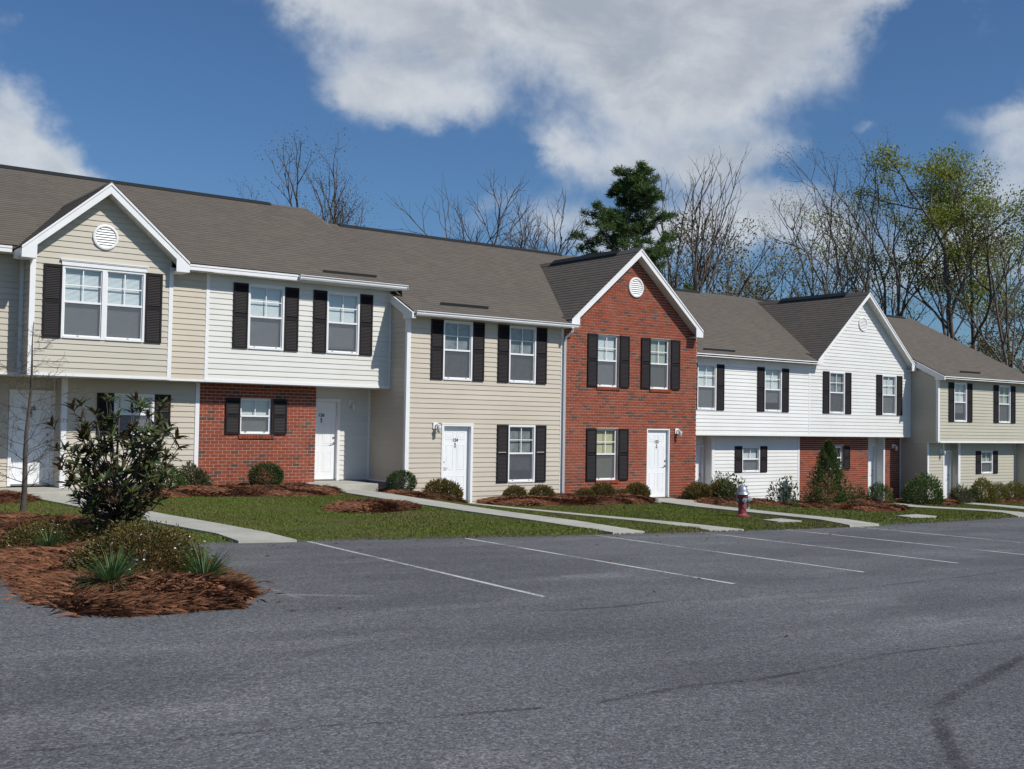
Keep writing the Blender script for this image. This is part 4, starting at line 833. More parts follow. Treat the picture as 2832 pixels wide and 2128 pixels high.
def bed(label, poly, hgt, fall, n, wn, ln=(.10, .20), step=.06, name='pine_straw_bed'):
    BEDS.append(poly); A_ = np.array(poly); mn, mxx = A_.min(0)-.1, A_.max(0)+.1
    xs_, ys_ = np.arange(mn[0], mxx[0]+step, step), np.arange(mn[1], mxx[1]+step, step); X, Y = np.meshgrid(xs_, ys_); P = np.stack([X.ravel(), Y.ravel()], 1)
    def hf(P):
        ins = inpoly(P, poly); d = edist(P, poly)*np.where(ins, 1, -1); t = np.clip(d/fall, 0, 1); return np.where(d > 0, hgt*np.sqrt(t*(2-t))*(.62+.55*lump(P, 1.3)), -.12*np.clip(-d/.12, 0, 1)-.01)
    Z = gzv(P)+hf(P)+.005*RNG.standard_normal(len(P))*(hf(P) > 0); nx = len(xs_); a = (np.arange(len(ys_)-1)[:, None]*nx+np.arange(nx-1)[None]).ravel(); F4 = np.stack([a, a+1, a+1+nx, a+nx], 1)
    keep = (hf(P)[F4] > -.10).any(1); F4 = F4[keep]; V4 = np.column_stack([P, Z])
    use, inv = np.unique(F4, return_inverse=True); V4 = V4[use]; F4 = inv.reshape(F4.shape); T4 = np.concatenate([F4[:, [0, 1, 2]], F4[:, [0, 2, 3]]])
    area_n = int(n*1.6/ max(.2, 1)); Q = mn+(mxx-mn)*RNG.random((n*4, 2)); ds = edist(Q, poly)*np.where(inpoly(Q, poly), 1, -1); Q = Q[ds > -.05*RNG.random(len(Q))-.3*(RNG.random(len(Q)) < .02)*RNG.random(len(Q))**2][:n]; n = len(Q)
    th = 2.6*np.sin(Q[:, 0]*2.3+1.7*np.sin(Q[:, 1]*1.9))+2.1*np.cos(Q[:, 1]*3.1+Q[:, 0])+RNG.normal(0, .75, n); L = RNG.uniform(*ln, n); up = RNG.normal(.04, .16, n); dv = np.stack([np.cos(th)*np.cos(up), np.sin(th)*np.cos(up), np.sin(up)], 1)*L[:, None]
    base = np.column_stack([Q, gzv(Q)+np.maximum(hf(Q), 0)+RNG.uniform(.0, .025, n)]); sd = np.stack([-np.sin(th), np.cos(th), np.zeros(n)], 1)*wn
    mid = base+dv*.5+np.array([0, 0, 1])*(L*.09)[:, None]
    Vn = np.concatenate([base-sd*.5, base+sd*.5, mid, base+dv]); i = np.arange(n); o4 = len(V4)
    Tn = np.concatenate([np.stack([i, i+n, i+2*n], 1), np.stack([i+n, i+3*n, i+2*n], 1)])+o4
    me = mesh_np(name, np.concatenate([V4, Vn]), np.concatenate([T4, Tn]), [STRAWB, STRAW], np.concatenate([np.zeros(len(T4)), np.ones(len(Tn))]))
    o = bpy.data.objects.new(name, me); link(o, None, (0, 0, 0)); tag(o, label, 'pine straw', kind='stuff'); return hf
ISL = [(1.6, 18.6), (3.4, 18.7), (4.5, 18.7), (5.0, 18.0), (5.35, 17.0), (5.3, 15.4), (5.1, 14.2), (5.0, 13.0), (4.95, 11.9), (4.85, 11.2), (4.62, 10.5), (4.40, 9.98), (4.1, 9.72), (3.72, 9.58), (3.35, 9.60), (3.08, 9.66), (2.88, 9.88), (2.82, 10.4), (2.95, 11.6), (3.1, 13.1), (3.1, 14.3), (2.4, 16.0), (1.4, 18.0)]
hisl = bed('red brown pine straw mound filling the planted island in front left', ISL, .13, .55, 260000, .0014, (.10, .24), .05)
def isz(x, y): return gz(x, y)+float(hisl(np.array([[x, y]]))[0])
bed('pine straw strip along the brick ground floor of number 126 and its left neighbour', [(7.6, 25.6), (7.5, 24.6), (7.3, 23.9), (8.3, 23.6), (9.4, 23.6), (10.6, 23.3), (11.7, 23.1), (12.6, 23.3), (12.85, 23.8), (12.8, 25.6)], .12, .35, 24000, .006)
bed('small pine straw patch left of the walk to door number 128', [(2.5, 25.9), (2.5, 22.8), (5.0, 22.8), (5.95, 23.2), (5.9, 24.2), (5.5, 25.9)], .12, .3, 8000, .006)
bed('round pine straw mound alone on the lawn', [(11.1+.85*math.cos(t)+.0, 20.15+.62*math.sin(t)) for t in [i*math.pi/9 for i in range(18)]] and [(11.55+1.05*math.cos(t), 19.9+.62*math.sin(t)+.25*math.cos(t)) for t in [i*math.pi/9 for i in range(18)]], .13, .4, 14000, .006)
bed('pine straw corner between the walk and tan townhouse 124', [(14.35, 26.0), (14.4, 24.4), (14.15, 23.2), (14.3, 22.6), (15.9, 22.9), (16.0, 24.3), (15.1, 24.4), (15.0, 26)], .10, .25, 8000, .006)
bed('long pine straw bed under the ground windows of 124 and 122', [(17.2, 24.3), (17.2, 23.3), (17.8, 22.7), (19, 22.5), (20.5, 22.5), (21.8, 22.7), (22.5, 23.0), (22.55, 24.3)], .17, .35, 22000, .007)
bed('pine straw right of the landing of the brick townhouse', [(24.4, 24.3), (24.3, 23.2), (23.6, 22.4), (24.2, 21.8), (26, 21.6), (28.5, 22.3), (31, 23.3), (33, 24.0), (33.6, 26.6), (25.6, 26.9), (25.55, 24.3)], .13, .4, 18000, .009, step=.1)
bed('pine straw under the conical shrub before the white gabled townhouse', [(27.5, 21.0), (28.3, 20.2), (30.0, 20.2), (32.5, 21.6), (36.4, 25.2), (37.2, 26.5), (33.4, 26.6), (33.2, 24.0), (30.2, 22.3)], .16, .4, 16000, .010, step=.12)
bed('pine straw strip before the last townhouse on the right', [(38.6, 26.3), (38.8, 24.5), (38.4, 23.6), (40.6, 24.6), (40.9, 25.3), (39.6, 25.4), (39.5, 26.5)], .14, .4, 4000, .018, step=.12)
bed('pine straw bed right of the last front door', [(42.0, 25.3), (41.9, 24.4), (43, 23.4), (50, 23.6), (50, 25.4)], .14, .4, 6000, .018, step=.12)

# grass blades: one sheet of turf nobody could count
def scatter(n, x0, x1, y1, pw):
    X = x0+(x1-x0)*RNG.random(n)**pw; Y = edgeY(X)-.04+(y1-edgeY(X))*RNG.random(n); return np.stack([X, Y], 1)
P = np.concatenate([scatter(400000, 1.5, 22, 25.2, 1.0), scatter(150000, 20, 46, 26.2, 1.0)]); ok = np.ones(len(P), bool)
for L, Rr in WALKS: ok &= ~inpoly(P, list(L)+list(Rr)[::-1])
for pl_ in BEDS: ok &= ~inpoly(P, pl_)
bare = (np.abs(P[:, 0]-8.6) < .9) & (np.abs(P[:, 1]-16.9-(P[:, 0]-8.6)*.1) < .28); ok &= ~(bare & (RNG.random(len(P)) < .85)); P = P[ok]; n = len(P)
far = np.clip((P[:, 0]-8)/30, 0, 1); h_ = RNG.uniform(.012, .034, n)*(1+.3*far); wd = RNG.uniform(.004, .008, n)*(1+1.6*far); th = RNG.random(n)*2*np.pi
z0 = gzv(P)+.0; lean = RNG.normal(0, .5, (n, 2))*h_[:, None]; s_ = np.stack([np.cos(th), np.sin(th)], 1)*wd[:, None]
Vb = np.concatenate([np.column_stack([P-s_, z0]), np.column_stack([P+s_, z0]), np.column_stack([P+lean, z0+h_])]); i = np.arange(n)
o = bpy.data.objects.new('grass', mesh_np('grass', Vb, np.stack([i, i+n, i+2*n], 1), GRASS)); link(o, None, (0, 0, 0)); tag(o, 'short green and brown lawn grass between the parking lot and the houses', 'grass', kind='stuff')

def litter():
    n = 150; b = MB(); rg = random.Random(9)
    for k in range(n):
        x = rg.uniform(3, 26); y = float(edgeY(x))-abs(rg.gauss(0, .9))-.05 if k < 110 else rg.uniform(6, 14); z = gz(x, y)+.006; a = rg.random()*6.28; L = rg.uniform(.015, .045); w_ = L*.35; c, s_ = math.cos(a), math.sin(a)
        b.face([(x-c*L, y-s_*L, z), (x-s_*w_, y+c*w_, z+.012), (x+c*L, y+s_*L, z+.004), (x+s_*w_, y-c*w_, z+.010)])
    tag(put('leaf_litter', b, STRAW), 'scattered dead leaf bits along the edge of the asphalt', 'leaf litter', kind='stuff')
litter()
def quat_frames(D, rng):
    """unit vectors D -> two perpendicular unit vectors with random roll"""
    A_ = rng.standard_normal(D.shape); A_ -= (A_*D).sum(1)[:, None]*D; A_ /= np.linalg.norm(A_, axis=1)[:, None]+1e-9; return A_, np.cross(D, A_)
def leaves(C, D, L, W, rng):
    """folded diamond leaves (two triangles) from C along D"""
    D = D/(np.linalg.norm(D, axis=1)[:, None]+1e-9); S, N = quat_frames(D, rng); n = len(C)
    tip = C+D*L[:, None]; m = C+D*(L*.45)[:, None]; a = m+S*(W*.5)[:, None]+N*(W*.12)[:, None]; b_ = m-S*(W*.5)[:, None]+N*(W*.12)[:, None]
    i = np.arange(n); return np.concatenate([C, a, tip, b_]), np.concatenate([np.stack([i, i+n, i+2*n], 1), np.stack([i, i+2*n, i+3*n], 1)])
def shrub_mesh(name, seed, w, h, n, ls, m, bumps=9, flower=0, spiky=False, hollow=.55, ball=False):
    rng = np.random.default_rng(seed); cs = rng.standard_normal((bumps, 3)); cs[:, 2] = np.abs(cs[:, 2]); cs /= np.linalg.norm(cs, axis=1)[:, None]
    d = rng.standard_normal((n, 3)); d[:, 2] = np.abs(d[:, 2])*1.0-.12; d /= np.linalg.norm(d, axis=1)[:, None]
    rr = .80+.34*np.max(np.clip((d@cs.T-.72)/.28, 0, 1), axis=1)*rng.uniform(.6, 1.1, n); t = hollow+(1-hollow)*rng.random(n)**.45
    C = d*np.array([w/2, w/2, h])*(rr*t)[:, None]
    if ball: d2 = rng.standard_normal((n, 3)); d2 /= np.linalg.norm(d2, axis=1)[:, None]; d = d2; C = d2*np.array([w/2, w/2, h/2])*(t*rng.uniform(.93, 1.08, n))[:, None]+np.array([0, 0, h*.52])
    C[:, 2] = np.maximum(C[:, 2], .015)
    D = d+rng.normal(0, .55, (n, 3))+np.array([0, 0, .35]); L = rng.uniform(.7, 1.3, n)*ls; V_, T_ = leaves(C, D, L, L*(.12 if spiky else .42), rng); mats = [m]; mi = np.zeros(len(T_))
    if flower:
        k = rng.choice(n, flower, replace=False); Cf = C[k]*1.05; Vf, Tf = leaves(np.repeat(Cf, 3, 0), rng.standard_normal((flower*3, 3)), np.full(flower*3, .018), np.full(flower*3, .02), rng); Tf = Tf+len(V_); V_ = np.concatenate([V_, Vf]); T_ = np.concatenate([T_, Tf]); mats.append(FLOWER); mi = np.concatenate([mi, np.ones(len(Tf))])
    return mesh_np(name, V_, T_, mats, mi)
def stems_mesh(seed, w, h, n=9):
    b = MB(); rg = random.Random(seed)
    for k in range(n):
        a = rg.random()*6.28; r = rg.uniform(.15, .42)*w; b.tube([(0.02*math.cos(a), .02*math.sin(a), -.05), (r*.5*math.cos(a), r*.5*math.sin(a), h*.4), (r*math.cos(a), r*math.sin(a), h*rg.uniform(.6, .85))], [.010, .007, .003], 4)
    me = bpy.data.meshes.new('stems'); me.from_pydata(b.v, [], b.f); me.materials.append(BARKD); return me
PROTO = {}
def shrub(label, x, y, kind, sc=1.0, sz=1.0, z=None, rot=None, name='shrub', group=None):
    fm, st = PROTO[kind]; zz = (gz(x, y)+.04) if z is None else z
    t = thing(name, label, 'shrub', (x, y, zz), group)
    for nm, me in (('foliage', fm), ('stems', st)):
        o = inst(nm, me, t, (x, y, zz), (sc, sc, sc*sz), (0, 0, rot if rot is not None else (x*7.3 % 6.28))); o['kind'] = 'stuff'
    return t
PROTO['round'] = (shrub_mesh('round_foliage', 1, .80, .62, 6500, .040, L_DARK, 12, ball=True), stems_mesh(1, .7, .6))
PROTO['mound'] = (shrub_mesh('mound_foliage', 2, .85, .36, 4200, .055, L_RUST, 14, hollow=.5), stems_mesh(2, .7, .3))
PROTO['gold'] = (shrub_mesh('gold_foliage', 3, .85, .62, 4200, .055, L_GOLD, 12), stems_mesh(3, .7, .5))
PROTO['loose'] = (shrub_mesh('loose_foliage', 4, .95, .68, 620, .085, L_MID, 8, hollow=.35), stems_mesh(4, 1.1, .7, 16))
PROTO['big'] = (shrub_mesh('big_foliage', 5, 1.5, .85, 4200, .075, L_MID, 14, hollow=.5), stems_mesh(5, 1.2, .7, 12))
PROTO['pale'] = (shrub_mesh('pale_foliage', 6, .75, .50, 2600, .07, L_TWB, 10, spiky=False, hollow=.4), stems_mesh(6, .7, .45))
PROTO['spiky'] = (shrub_mesh('spiky_foliage', 8, .8, .42, 900, .20, L_TWB, 8, spiky=True, hollow=.15), stems_mesh(8, .4, .2))
PROTO['abelia'] = (shrub_mesh('abelia_foliage', 7, 1.12, .62, 15000, .032, L_ABEL, 16, flower=60, hollow=.55), stems_mesh(7, 1.0, .6, 18))
gm = 'low bronze shrubs along the house fronts'
shrub('round dark green clipped shrub in front of the brick ground floor', 11.45, 24.75, 'round')
shrub('dark green shrub at the left corner of the tan townhouse 124', 14.72, 24.0, 'round', .92)
shrub('pale green bush against the white corner post left of the brick wall', 9.75, 24.9, 'pale', 1.0, 1.2)
shrub('dark green bush under the shuttered window of number 128', 9.05, 24.8, 'big', .62, 1.2)
shrub('broad bronze mound spilling before door number 124', 15.62, 23.5, 'mound', 1.15, 1.15, group=gm)
shrub('bronze mound left below the ground window of number 124', 17.95, 23.6, 'mound', .8, 1.2, group=gm, z=gz(17.95, 23.6)+.12)
shrub('bronze mound right below the ground window of number 124', 18.85, 23.6, 'mound', .85, 1.15, group=gm, z=gz(18.85, 23.6)+.12)
shrub('small bronze mound right of the white downspout', 20.5, 23.75, 'mound', .7, 1.0, group=gm, z=gz(20.5, 23.7)+.12)
shrub('bronze mound left below the ground window of the brick house', 21.15, 23.75, 'mound', .85, 1.25, group=gm, z=gz(21.1, 23.7)+.12)
shrub('low sparse bronze mound in the middle of the brick house bed', 21.9, 23.75, 'mound', .6, 1.0, group=gm, z=gz(21.9, 23.7)+.12)
shrub('bronze mound against the landing of the brick house', 22.45, 23.7, 'mound', .85, 1.3, group=gm, z=gz(22.45, 23.7)+.12)
shrub('bronze mound right of the brick house landing', 24.75, 23.55, 'mound', 1.0, 1.25, group=gm, z=gz(24.7, 23.5)+.08)
shrub('bronze mound at the foot of the recessed white door', 25.6, 23.35, 'mound', 1.15, 1.3, group=gm, z=gz(25.6, 23.3)+.08)
shrub('loose leafy shrub in front of the white wall left of the hydrant', 25.2, 22.6, 'loose', 1.05, 1.1, z=gz(25.2, 22.6)+.05)
shrub('taller thin leafy shrub before the recessed white door', 26.0, 23.8, 'loose', .75, 1.55, z=gz(26, 23.8)+.1)
shrub('loose leafy shrub in front of the white wall right of the hydrant', 27.3, 22.4, 'loose', 1.15, 1.1, z=gz(27.3, 22.4)+.05)
shrub('dark leafy shrub before the brick wall left of the far recessed door', 37.3, 26.0, 'big', .65, 1.35)
shrub('small sparse shrub on the far brick wall', 36.0, 26.1, 'loose', .9, 1.1)
shrub('wide green bush against the shaded side wall of the last house', 38.7, 25.0, 'big', 1.05, 1.25)
shrub('spiky pale plant before the last front door', 40.5, 24.6, 'spiky', 1.0, 1.3)
shrub('small dark shrub right of the last front door', 41.4, 24.7, 'round', .7, 1.1)
gg = 'golden round shrubs by the last house'
for k, (xx, yy, s_, lb) in enumerate([(42.1, 24.6, 1.25, 'largest golden green shrub under the last ground window'), (43.1, 24.5, 1.0, 'golden green shrub touching the largest one on its right'), (44.5, 24.6, 1.05, 'golden green shrub near the right edge of the last wall'), (45.5, 24.4, 1.05, 'golden green shrub cut by the right frame edge')]): shrub(lb, xx, yy, 'gold', s_, 1.15, group=gg)
shrub('low bronze flowering shrub with tiny pale blossoms at the island tip', 3.92, 11.45, 'abelia', 1.20, .70, isz(3.92, 11.45)-.04)
shrub('bronze flowering shrub in shade behind the magnolia trunk', 3.75, 14.2, 'abelia', 1.15, .52, isz(3.75, 14.2)-.04)
shrub('low bronze shrub farther back on the planted island', 4.5, 15.2, 'abelia', .9, .5, isz(4.5, 15.2)-.04)

def blades_mesh(seed, n, L, w):
    rng = np.random.default_rng(seed); th = rng.random(n)*2*np.pi; el = rng.uniform(.35, 1.35, n); Ln = rng.uniform(.6, 1.1, n)*L; out = np.stack([np.cos(th), np.sin(th)], 1); P0 = out*rng.uniform(0, .05, n)[:, None]; S = np.stack([-np.sin(th), np.cos(th), 0*th], 1)*w/2
    V_ = []; K = 5
    for k in range(K):
        t = k/(K-1); r = Ln*(t*np.cos(el)+.22*t*t); z = Ln*(t*np.sin(el)-.42*t*t*np.cos(el)*1.3); c = np.column_stack([P0+out*r[:, None], z]); f = 1-t**2*.9; V_ += [c-S*f, c+S*f]
    V_ = np.concatenate(V_); i = np.arange(n); F_q = np.concatenate([np.stack([i+2*k*n, i+(2*k+1)*n, i+(2*k+3)*n, i+(2*k+2)*n], 1) for k in range(K-1)])
    return mesh_np('blades', V_, F_q, L_GRS)
bm1 = blades_mesh(3, 420, .46, .010)
for (x_, y_, s_, lb) in ((3.38, 10.55, 1.0, 'arching grass like tuft at the front left of the island shrub'), (4.36, 10.80, 1.15, 'taller arching grass tuft at the right of the island shrub'), (3.62, 13.6, .8, 'small grass tuft in the straw at the left edge of the island')):
    z = isz(x_, y_)-.02; t = thing('grass_tuft', lb, 'ornamental grass', (x_, y_, z), 'grass tufts on the island'); inst('blades', bm1, t, (x_, y_, z), (s_,)*3, (0, 0, x_))

# ---- branching helper
def branch_mesh(segs, m, sides=4):
    S = np.array([[*s_[0], *s_[1], s_[2], s_[3]] for s_ in segs]); a, b_, r0, r1 = S[:, :3], S[:, 3:6], S[:, 6], S[:, 7]; D = b_-a; D /= np.linalg.norm(D, axis=1)[:, None]+1e-9
    ref = np.where(np.abs(D[:, 2:3]) < .9, np.array([[0, 0, 1.]]), np.array([[1., 0, 0]])); A_ = np.cross(D, ref); A_ /= np.linalg.norm(A_, axis=1)[:, None]; C = np.cross(D, A_); n = len(S); V_ = []
    for P0, r in ((a, r0), (b_, r1)):
        for k in range(sides): t = 2*np.pi*k/sides; V_.append(P0+(A_*np.cos(t)+C*np.sin(t))*r[:, None])
    V_ = np.concatenate(V_); i = np.arange(n); Fq = np.concatenate([np.stack([i+k*n, i+((k+1) % sides)*n, i+(sides+(k+1) % sides)*n, i+(sides+k)*n], 1) for k in range(sides)])
    return mesh_np('b', V_, Fq, m)
def grow(rg, p, d, L, r, lev, maxlev, segs, tips, spread, upw, nch, rmin, ratio=.68, wob=.12):
    n = (8, 6, 4, 3, 2)[min(lev, 4)]; pts = [p]; dd = d.copy(); wb = wob*(.45, .7, 1, 1, 1)[min(lev, 4)]
    for k in range(n):
        dd = (dd+Vector((rg.gauss(0, wb), rg.gauss(0, wb), rg.gauss(0, wb*.6)+upw))).normalized(); q = pts[-1]+dd*L/n
        ra = r*(1-.5*k/n); rb = r*(1-.5*(k+1)/n); segs.append((pts[-1], q, max(ra, rmin), max(rb, rmin), lev)); pts.append(q)
    if lev >= maxlev: tips.append((pts[-1], dd)); tips.append((pts[-2], dd)); return
    kids = nch[min(lev, len(nch)-1)]
    for c in range(kids):
        f = (c+.6)/kids; f = .30+.70*f if lev else .38+.62*f; idx = min(n-1, int(f*n)); q = pts[idx].lerp(pts[idx+1], f*n-idx) if f < 1 else pts[-1]
        ax = dd.orthogonal().normalized(); ax.rotate(Matrix.Rotation(c*2.4+rg.random()*1.2, 3, dd)); ang = spread*rg.uniform(.65, 1.25)*(.6 if c == kids-1 else 1)
        nd_ = dd.copy(); nd_.rotate(Matrix.Rotation(ang, 3, ax)); grow(rg, q, nd_, L*(ratio if lev else ratio*.82)*rg.uniform(.75, 1.15)*(1.10-.35*f), r*(.66-.12*f), lev+1, maxlev, segs, tips, spread, upw, nch, rmin, ratio, wob)
def tree(label, x, y, top, seed, spread=.46, kids=(5, 4, 3, 2), leaf=None, nleaf=0, ls=.12, trunks=1, bark=None, rad=.16, upw=.06, name='bare_tree', base=None, lean=(0, 0), maxlev=4, rmin=.0075, ratio=.66, wob=.17, group='woodland trees behind the row', trunkf=.62, lspread=.35):
    rg = random.Random(seed); z0 = float(farZ(x, y)) if base is None else base; Ht = top-z0; segs = []; tips = []
    for k in range(trunks):
        a = k*6.28/trunks+.7; dv = Vector((lean[0]+(0 if trunks == 1 else .13*math.cos(a)), lean[1]+(0 if trunks == 1 else .13*math.sin(a)), 1)).normalized()
        grow(rg, Vector((0, 0, -.2)), dv, Ht*trunkf, rad*(1 if trunks == 1 else .72), 0, maxlev, segs, tips, spread, upw, kids, rmin, ratio, wob)
    zt = max(s_[1].z for s_ in segs); f = Ht/zt; segs = [(s_[0]*f, s_[1]*f, s_[2], s_[3], s_[4]) for s_ in segs]
    t = thing(name, label, 'tree', (x, y, z0), group); bk = bark or BARK
    for nm, sel, sd in (('trunk', [s_ for s_ in segs if s_[4] == 0], 8), ('branches', [s_ for s_ in segs if s_[4] in (1, 2)], 5), ('twigs', [s_ for s_ in segs if s_[4] > 2], 3)):
        if sel:
            o = inst(nm, branch_mesh([(s_[0], s_[1], s_[2], s_[3]) for s_ in sel], bk if nm != 'twigs' else BARKD, sd), t, (x, y, z0))
            if nm != 'trunk' or trunks > 1: o['kind'] = 'stuff'
    if leaf and nleaf:
        rng = np.random.default_rng(seed); T = np.array([tuple(q[0]*f) for q in tips]); Dd = np.array([tuple(q[1]) for q in tips]); k = rng.integers(0, len(T), nleaf)
        C = T[k]+rng.normal(0, lspread, (nleaf, 3))*np.array([1, 1, .55]); D = Dd[k]+rng.normal(0, .8, (nleaf, 3)); L = rng.uniform(.7, 1.4, nleaf)*ls; V_, T_ = leaves(C, D, L, L*.5, rng)
        inst('foliage', mesh_np('foliage', V_, T_, leaf), t, (x, y, z0))['kind'] = 'stuff'
    return t

# slim bare tree on the island, left edge
yx, yy = 4.50, 18.45; yz = isz(yx, yy)-.03
yt = thing('young_tree', 'slim bare young tree with fine tangled twigs at the left frame edge', 'tree', (yx, yy, yz))
rg = random.Random(12); HT = 3.1; ps = [Vector((.10*k/9+.015*math.sin(k*1.3), .0, HT*k/9)) for k in range(10)]; trk = [(ps[k], ps[k+1], .046*(1-k/9.5)+.003, .046*(1-(k+1)/9.5)+.003) for k in range(9)]; br = []
def twig(p, d, L, r, lev):
    q = p; n = 4
    for k in range(n):
        d = (d+Vector((rg.gauss(0, .16), rg.gauss(0, .16), rg.gauss(0, .12)+(.05 if lev else -.02)))).normalized(); q2 = q+d*L/n; br.append((q, q2, max(.0022, r*(1-k/n*.7)), max(.0018, r*(1-(k+1)/n*.7)))); q = q2
        if lev < 3:
            for _ in range(2 if lev < 2 else 1):
                e = d.orthogonal().normalized(); e.rotate(Matrix.Rotation(rg.random()*6.28, 3, d)); twig(q, (d*.8+e*rg.uniform(.5, .9)).normalized(), L*rg.uniform(.28, .45), r*.5, lev+1)
for k in range(34):
    f = .16+.80*(k+rg.random()*.5)/34; p = ps[0].lerp(ps[9], f); a = k*2.4; L = (.95*(1-f)+.22)*rg.uniform(.7, 1.1)*min(1, f*3.2); twig(p, Vector((math.cos(a), math.sin(a), .22)).normalized(), L, .0085*(1.15-f), 1)
inst('trunk', branch_mesh(trk, BARKD, 8), yt, (yx, yy, yz)); inst('branches', branch_mesh(br, BARKD, 3), yt, (yx, yy, yz))['kind'] = 'stuff'

# magnolia sapling on the island: whorls of long leaves on thin ascending stems
mx_, my_ = 4.52, 14.0; mz = isz(mx_, my_)-.05
mag = thing('magnolia_tree', 'young magnolia with long dark leaves and rusty undersides on the planted island', 'tree', (mx_, my_, mz))
rg = random.Random(5); segs = []; whorls = []
view = Vector((.7979, -.6025, 0))
for k in range(84):
    f = (k+.5)/84; h0 = .30+.85*f**1.05; a = k*2.39996+rg.uniform(-.4, .4); top = .30+f*1.98
    rad = (.20+.80*math.sin(math.pi*min(1, .18+.78*(1-f)))**.9)*rg.uniform(.45, 1.1)
    if f > .75: rad *= .85
    c = Vector((math.cos(a), math.sin(a), 0)); tipz = min(2.2, h0+.28+.95*f*rg.uniform(.7, 1.1)); tipz = min(2.2, max(.22, tipz))*.86; rad *= .84
    p0 = Vector((.02*math.cos(k), .02*math.sin(k), h0*.8)); tip = c*rad+Vector((0, 0, tipz)); mid = p0.lerp(tip, .5)+c*rad*.14-Vector((0, 0, .06)); whorls.append((mid.lerp(tip, .45), (tip-mid+Vector((rg.uniform(-.3, .3), rg.uniform(-.3, .3), 0))).normalized(), .85)); segs += [(p0, mid, .009, .0065), (mid, tip, .0065, .0045)]; whorls.append((tip, (tip-mid).normalized(), rg.uniform(.85, 1.15)))
    for _ in range(rg.choice((0, 1, 1, 2))): q = mid+Vector((rg.uniform(-.14, .14), rg.uniform(-.14, .14), rg.uniform(.02, .2))); segs.append((mid, q, .005, .004)); whorls.append((q, (q-mid).normalized(), .9))
segs += [(Vector((0, 0, -.05)), Vector((.01, 0, .5)), .034, .028), (Vector((.01, 0, .5)), Vector((-.02, .01, 1.1)), .028, .017), (Vector((-.02, .01, 1.1)), Vector((.0, .0, 1.9)), .017, .007)]
inst('stems', branch_mesh(segs, BARKD, 6), mag, (mx_, my_, mz)).name = 'trunk'
lf = MB(); K = 5; prof = [(.0, .004), (.22, .014), (.5, .021), (.78, .015), (1.0, .001)]
for (t0, w0), (t1, w1) in zip(prof, prof[1:]):
    z0_, z1_ = -.03*t0*t0, -.03*t1*t1
    lf.face([(t0*.145, 0, z0_), (t1*.145, 0, z1_), (t1*.145, w1, z1_+.006), (t0*.145, w0, z0_+.006)]); lf.face([(t0*.145, 0, z0_), (t0*.145, -w0, z0_+.006), (t1*.145, -w1, z1_+.006), (t1*.145, 0, z1_)])
lme = bpy.data.meshes.new('leaf'); lme.from_pydata(lf.v, [], lf.f); lme.materials.append(MAGN)
pl = []
for (p, d, s_) in whorls:
    nlf = rg.randint(8, 12); ax = d.orthogonal().normalized()
    for k in range(nlf):
        a = k*2.4+rg.uniform(-.3, .3); sd = ax.copy(); sd.rotate(Matrix.Rotation(a, 3, d)); el = rg.uniform(.15, 1.05); dv = (sd*math.cos(el)+d*math.sin(el)+Vector((0, 0, .12))).normalized(); nrm = dv.cross(sd.cross(d)).normalized()
        if nrm.z < 0: nrm = -nrm
        side = nrm.cross(dv); Rm = Matrix((dv, side, nrm)).transposed(); pl.append((p-d*rg.uniform(0, .07), Rm, s_*rg.uniform(.72, 1.12)))
pl.sort(key=lambda q: q[0].dot(Vector((.6, .8, 0))))
for p, Rm, s_ in pl[:296]:
    o = inst('leaf', lme, mag, Vector((mx_, my_, mz))+p, (s_,)*3); o.rotation_euler = Rm.to_euler()
VV = []; FF = []; base = np.array(lf.v); fq = lf.f
for p, Rm, s_ in pl[296:]:
    i0 = len(VV)*len(base); VV.append(base@np.array(Rm).T*s_+np.array(p)); FF += [tuple(i0+k for k in f) for f in fq]
o = inst('leaves', mesh_np('leaves', np.concatenate(VV), np.array(FF), MAGN), mag, (mx_, my_, mz)); o['kind'] = 'stuff'

# conical shrub before the white gabled house
cx_, cy_ = 33.1, 25.2; cz = gz(cx_, cy_)+.08; con = thing('conical_shrub', 'tall loose conical green shrub with a pale stem before the brick wall', 'shrub', (cx_, cy_, cz))
rng = np.random.default_rng(21); n = 9500; hh = rng.random(n)**1.25; a = rng.random(n)*6.283; rr = (.78*(1-hh)**.85+.05)*(.35+.65*rng.random(n)**.6)*(1+.28*np.sin(a*5+hh*21)); C = np.stack([np.cos(a)*rr, np.sin(a)*rr, .12+hh*2.15], 1); D = np.stack([np.cos(a), np.sin(a), .9+0*a], 1)+rng.normal(0, .5, (n, 3)); L = rng.uniform(.05, .10, n); V_, T_ = leaves(C, D, L, L*.42, rng); inst('foliage', mesh_np('foliage', V_, T_, L_MID), con, (cx_, cy_, cz))
b = MB(); b.tube([(cx_, cy_, cz-.1), (cx_+.02, cy_, cz+1.0), (cx_, cy_, cz+2.1)], [.03, .02, .006], 6)
for k in range(16):
    a = k*2.4; z = .2+k*.11; r = .6*(1-k/18); b.tube([(cx_, cy_, cz+z), (cx_+r*math.cos(a), cy_+r*math.sin(a), cz+z+.25)], [.008, .003], 4)
put('stem', b, BARKL, con)

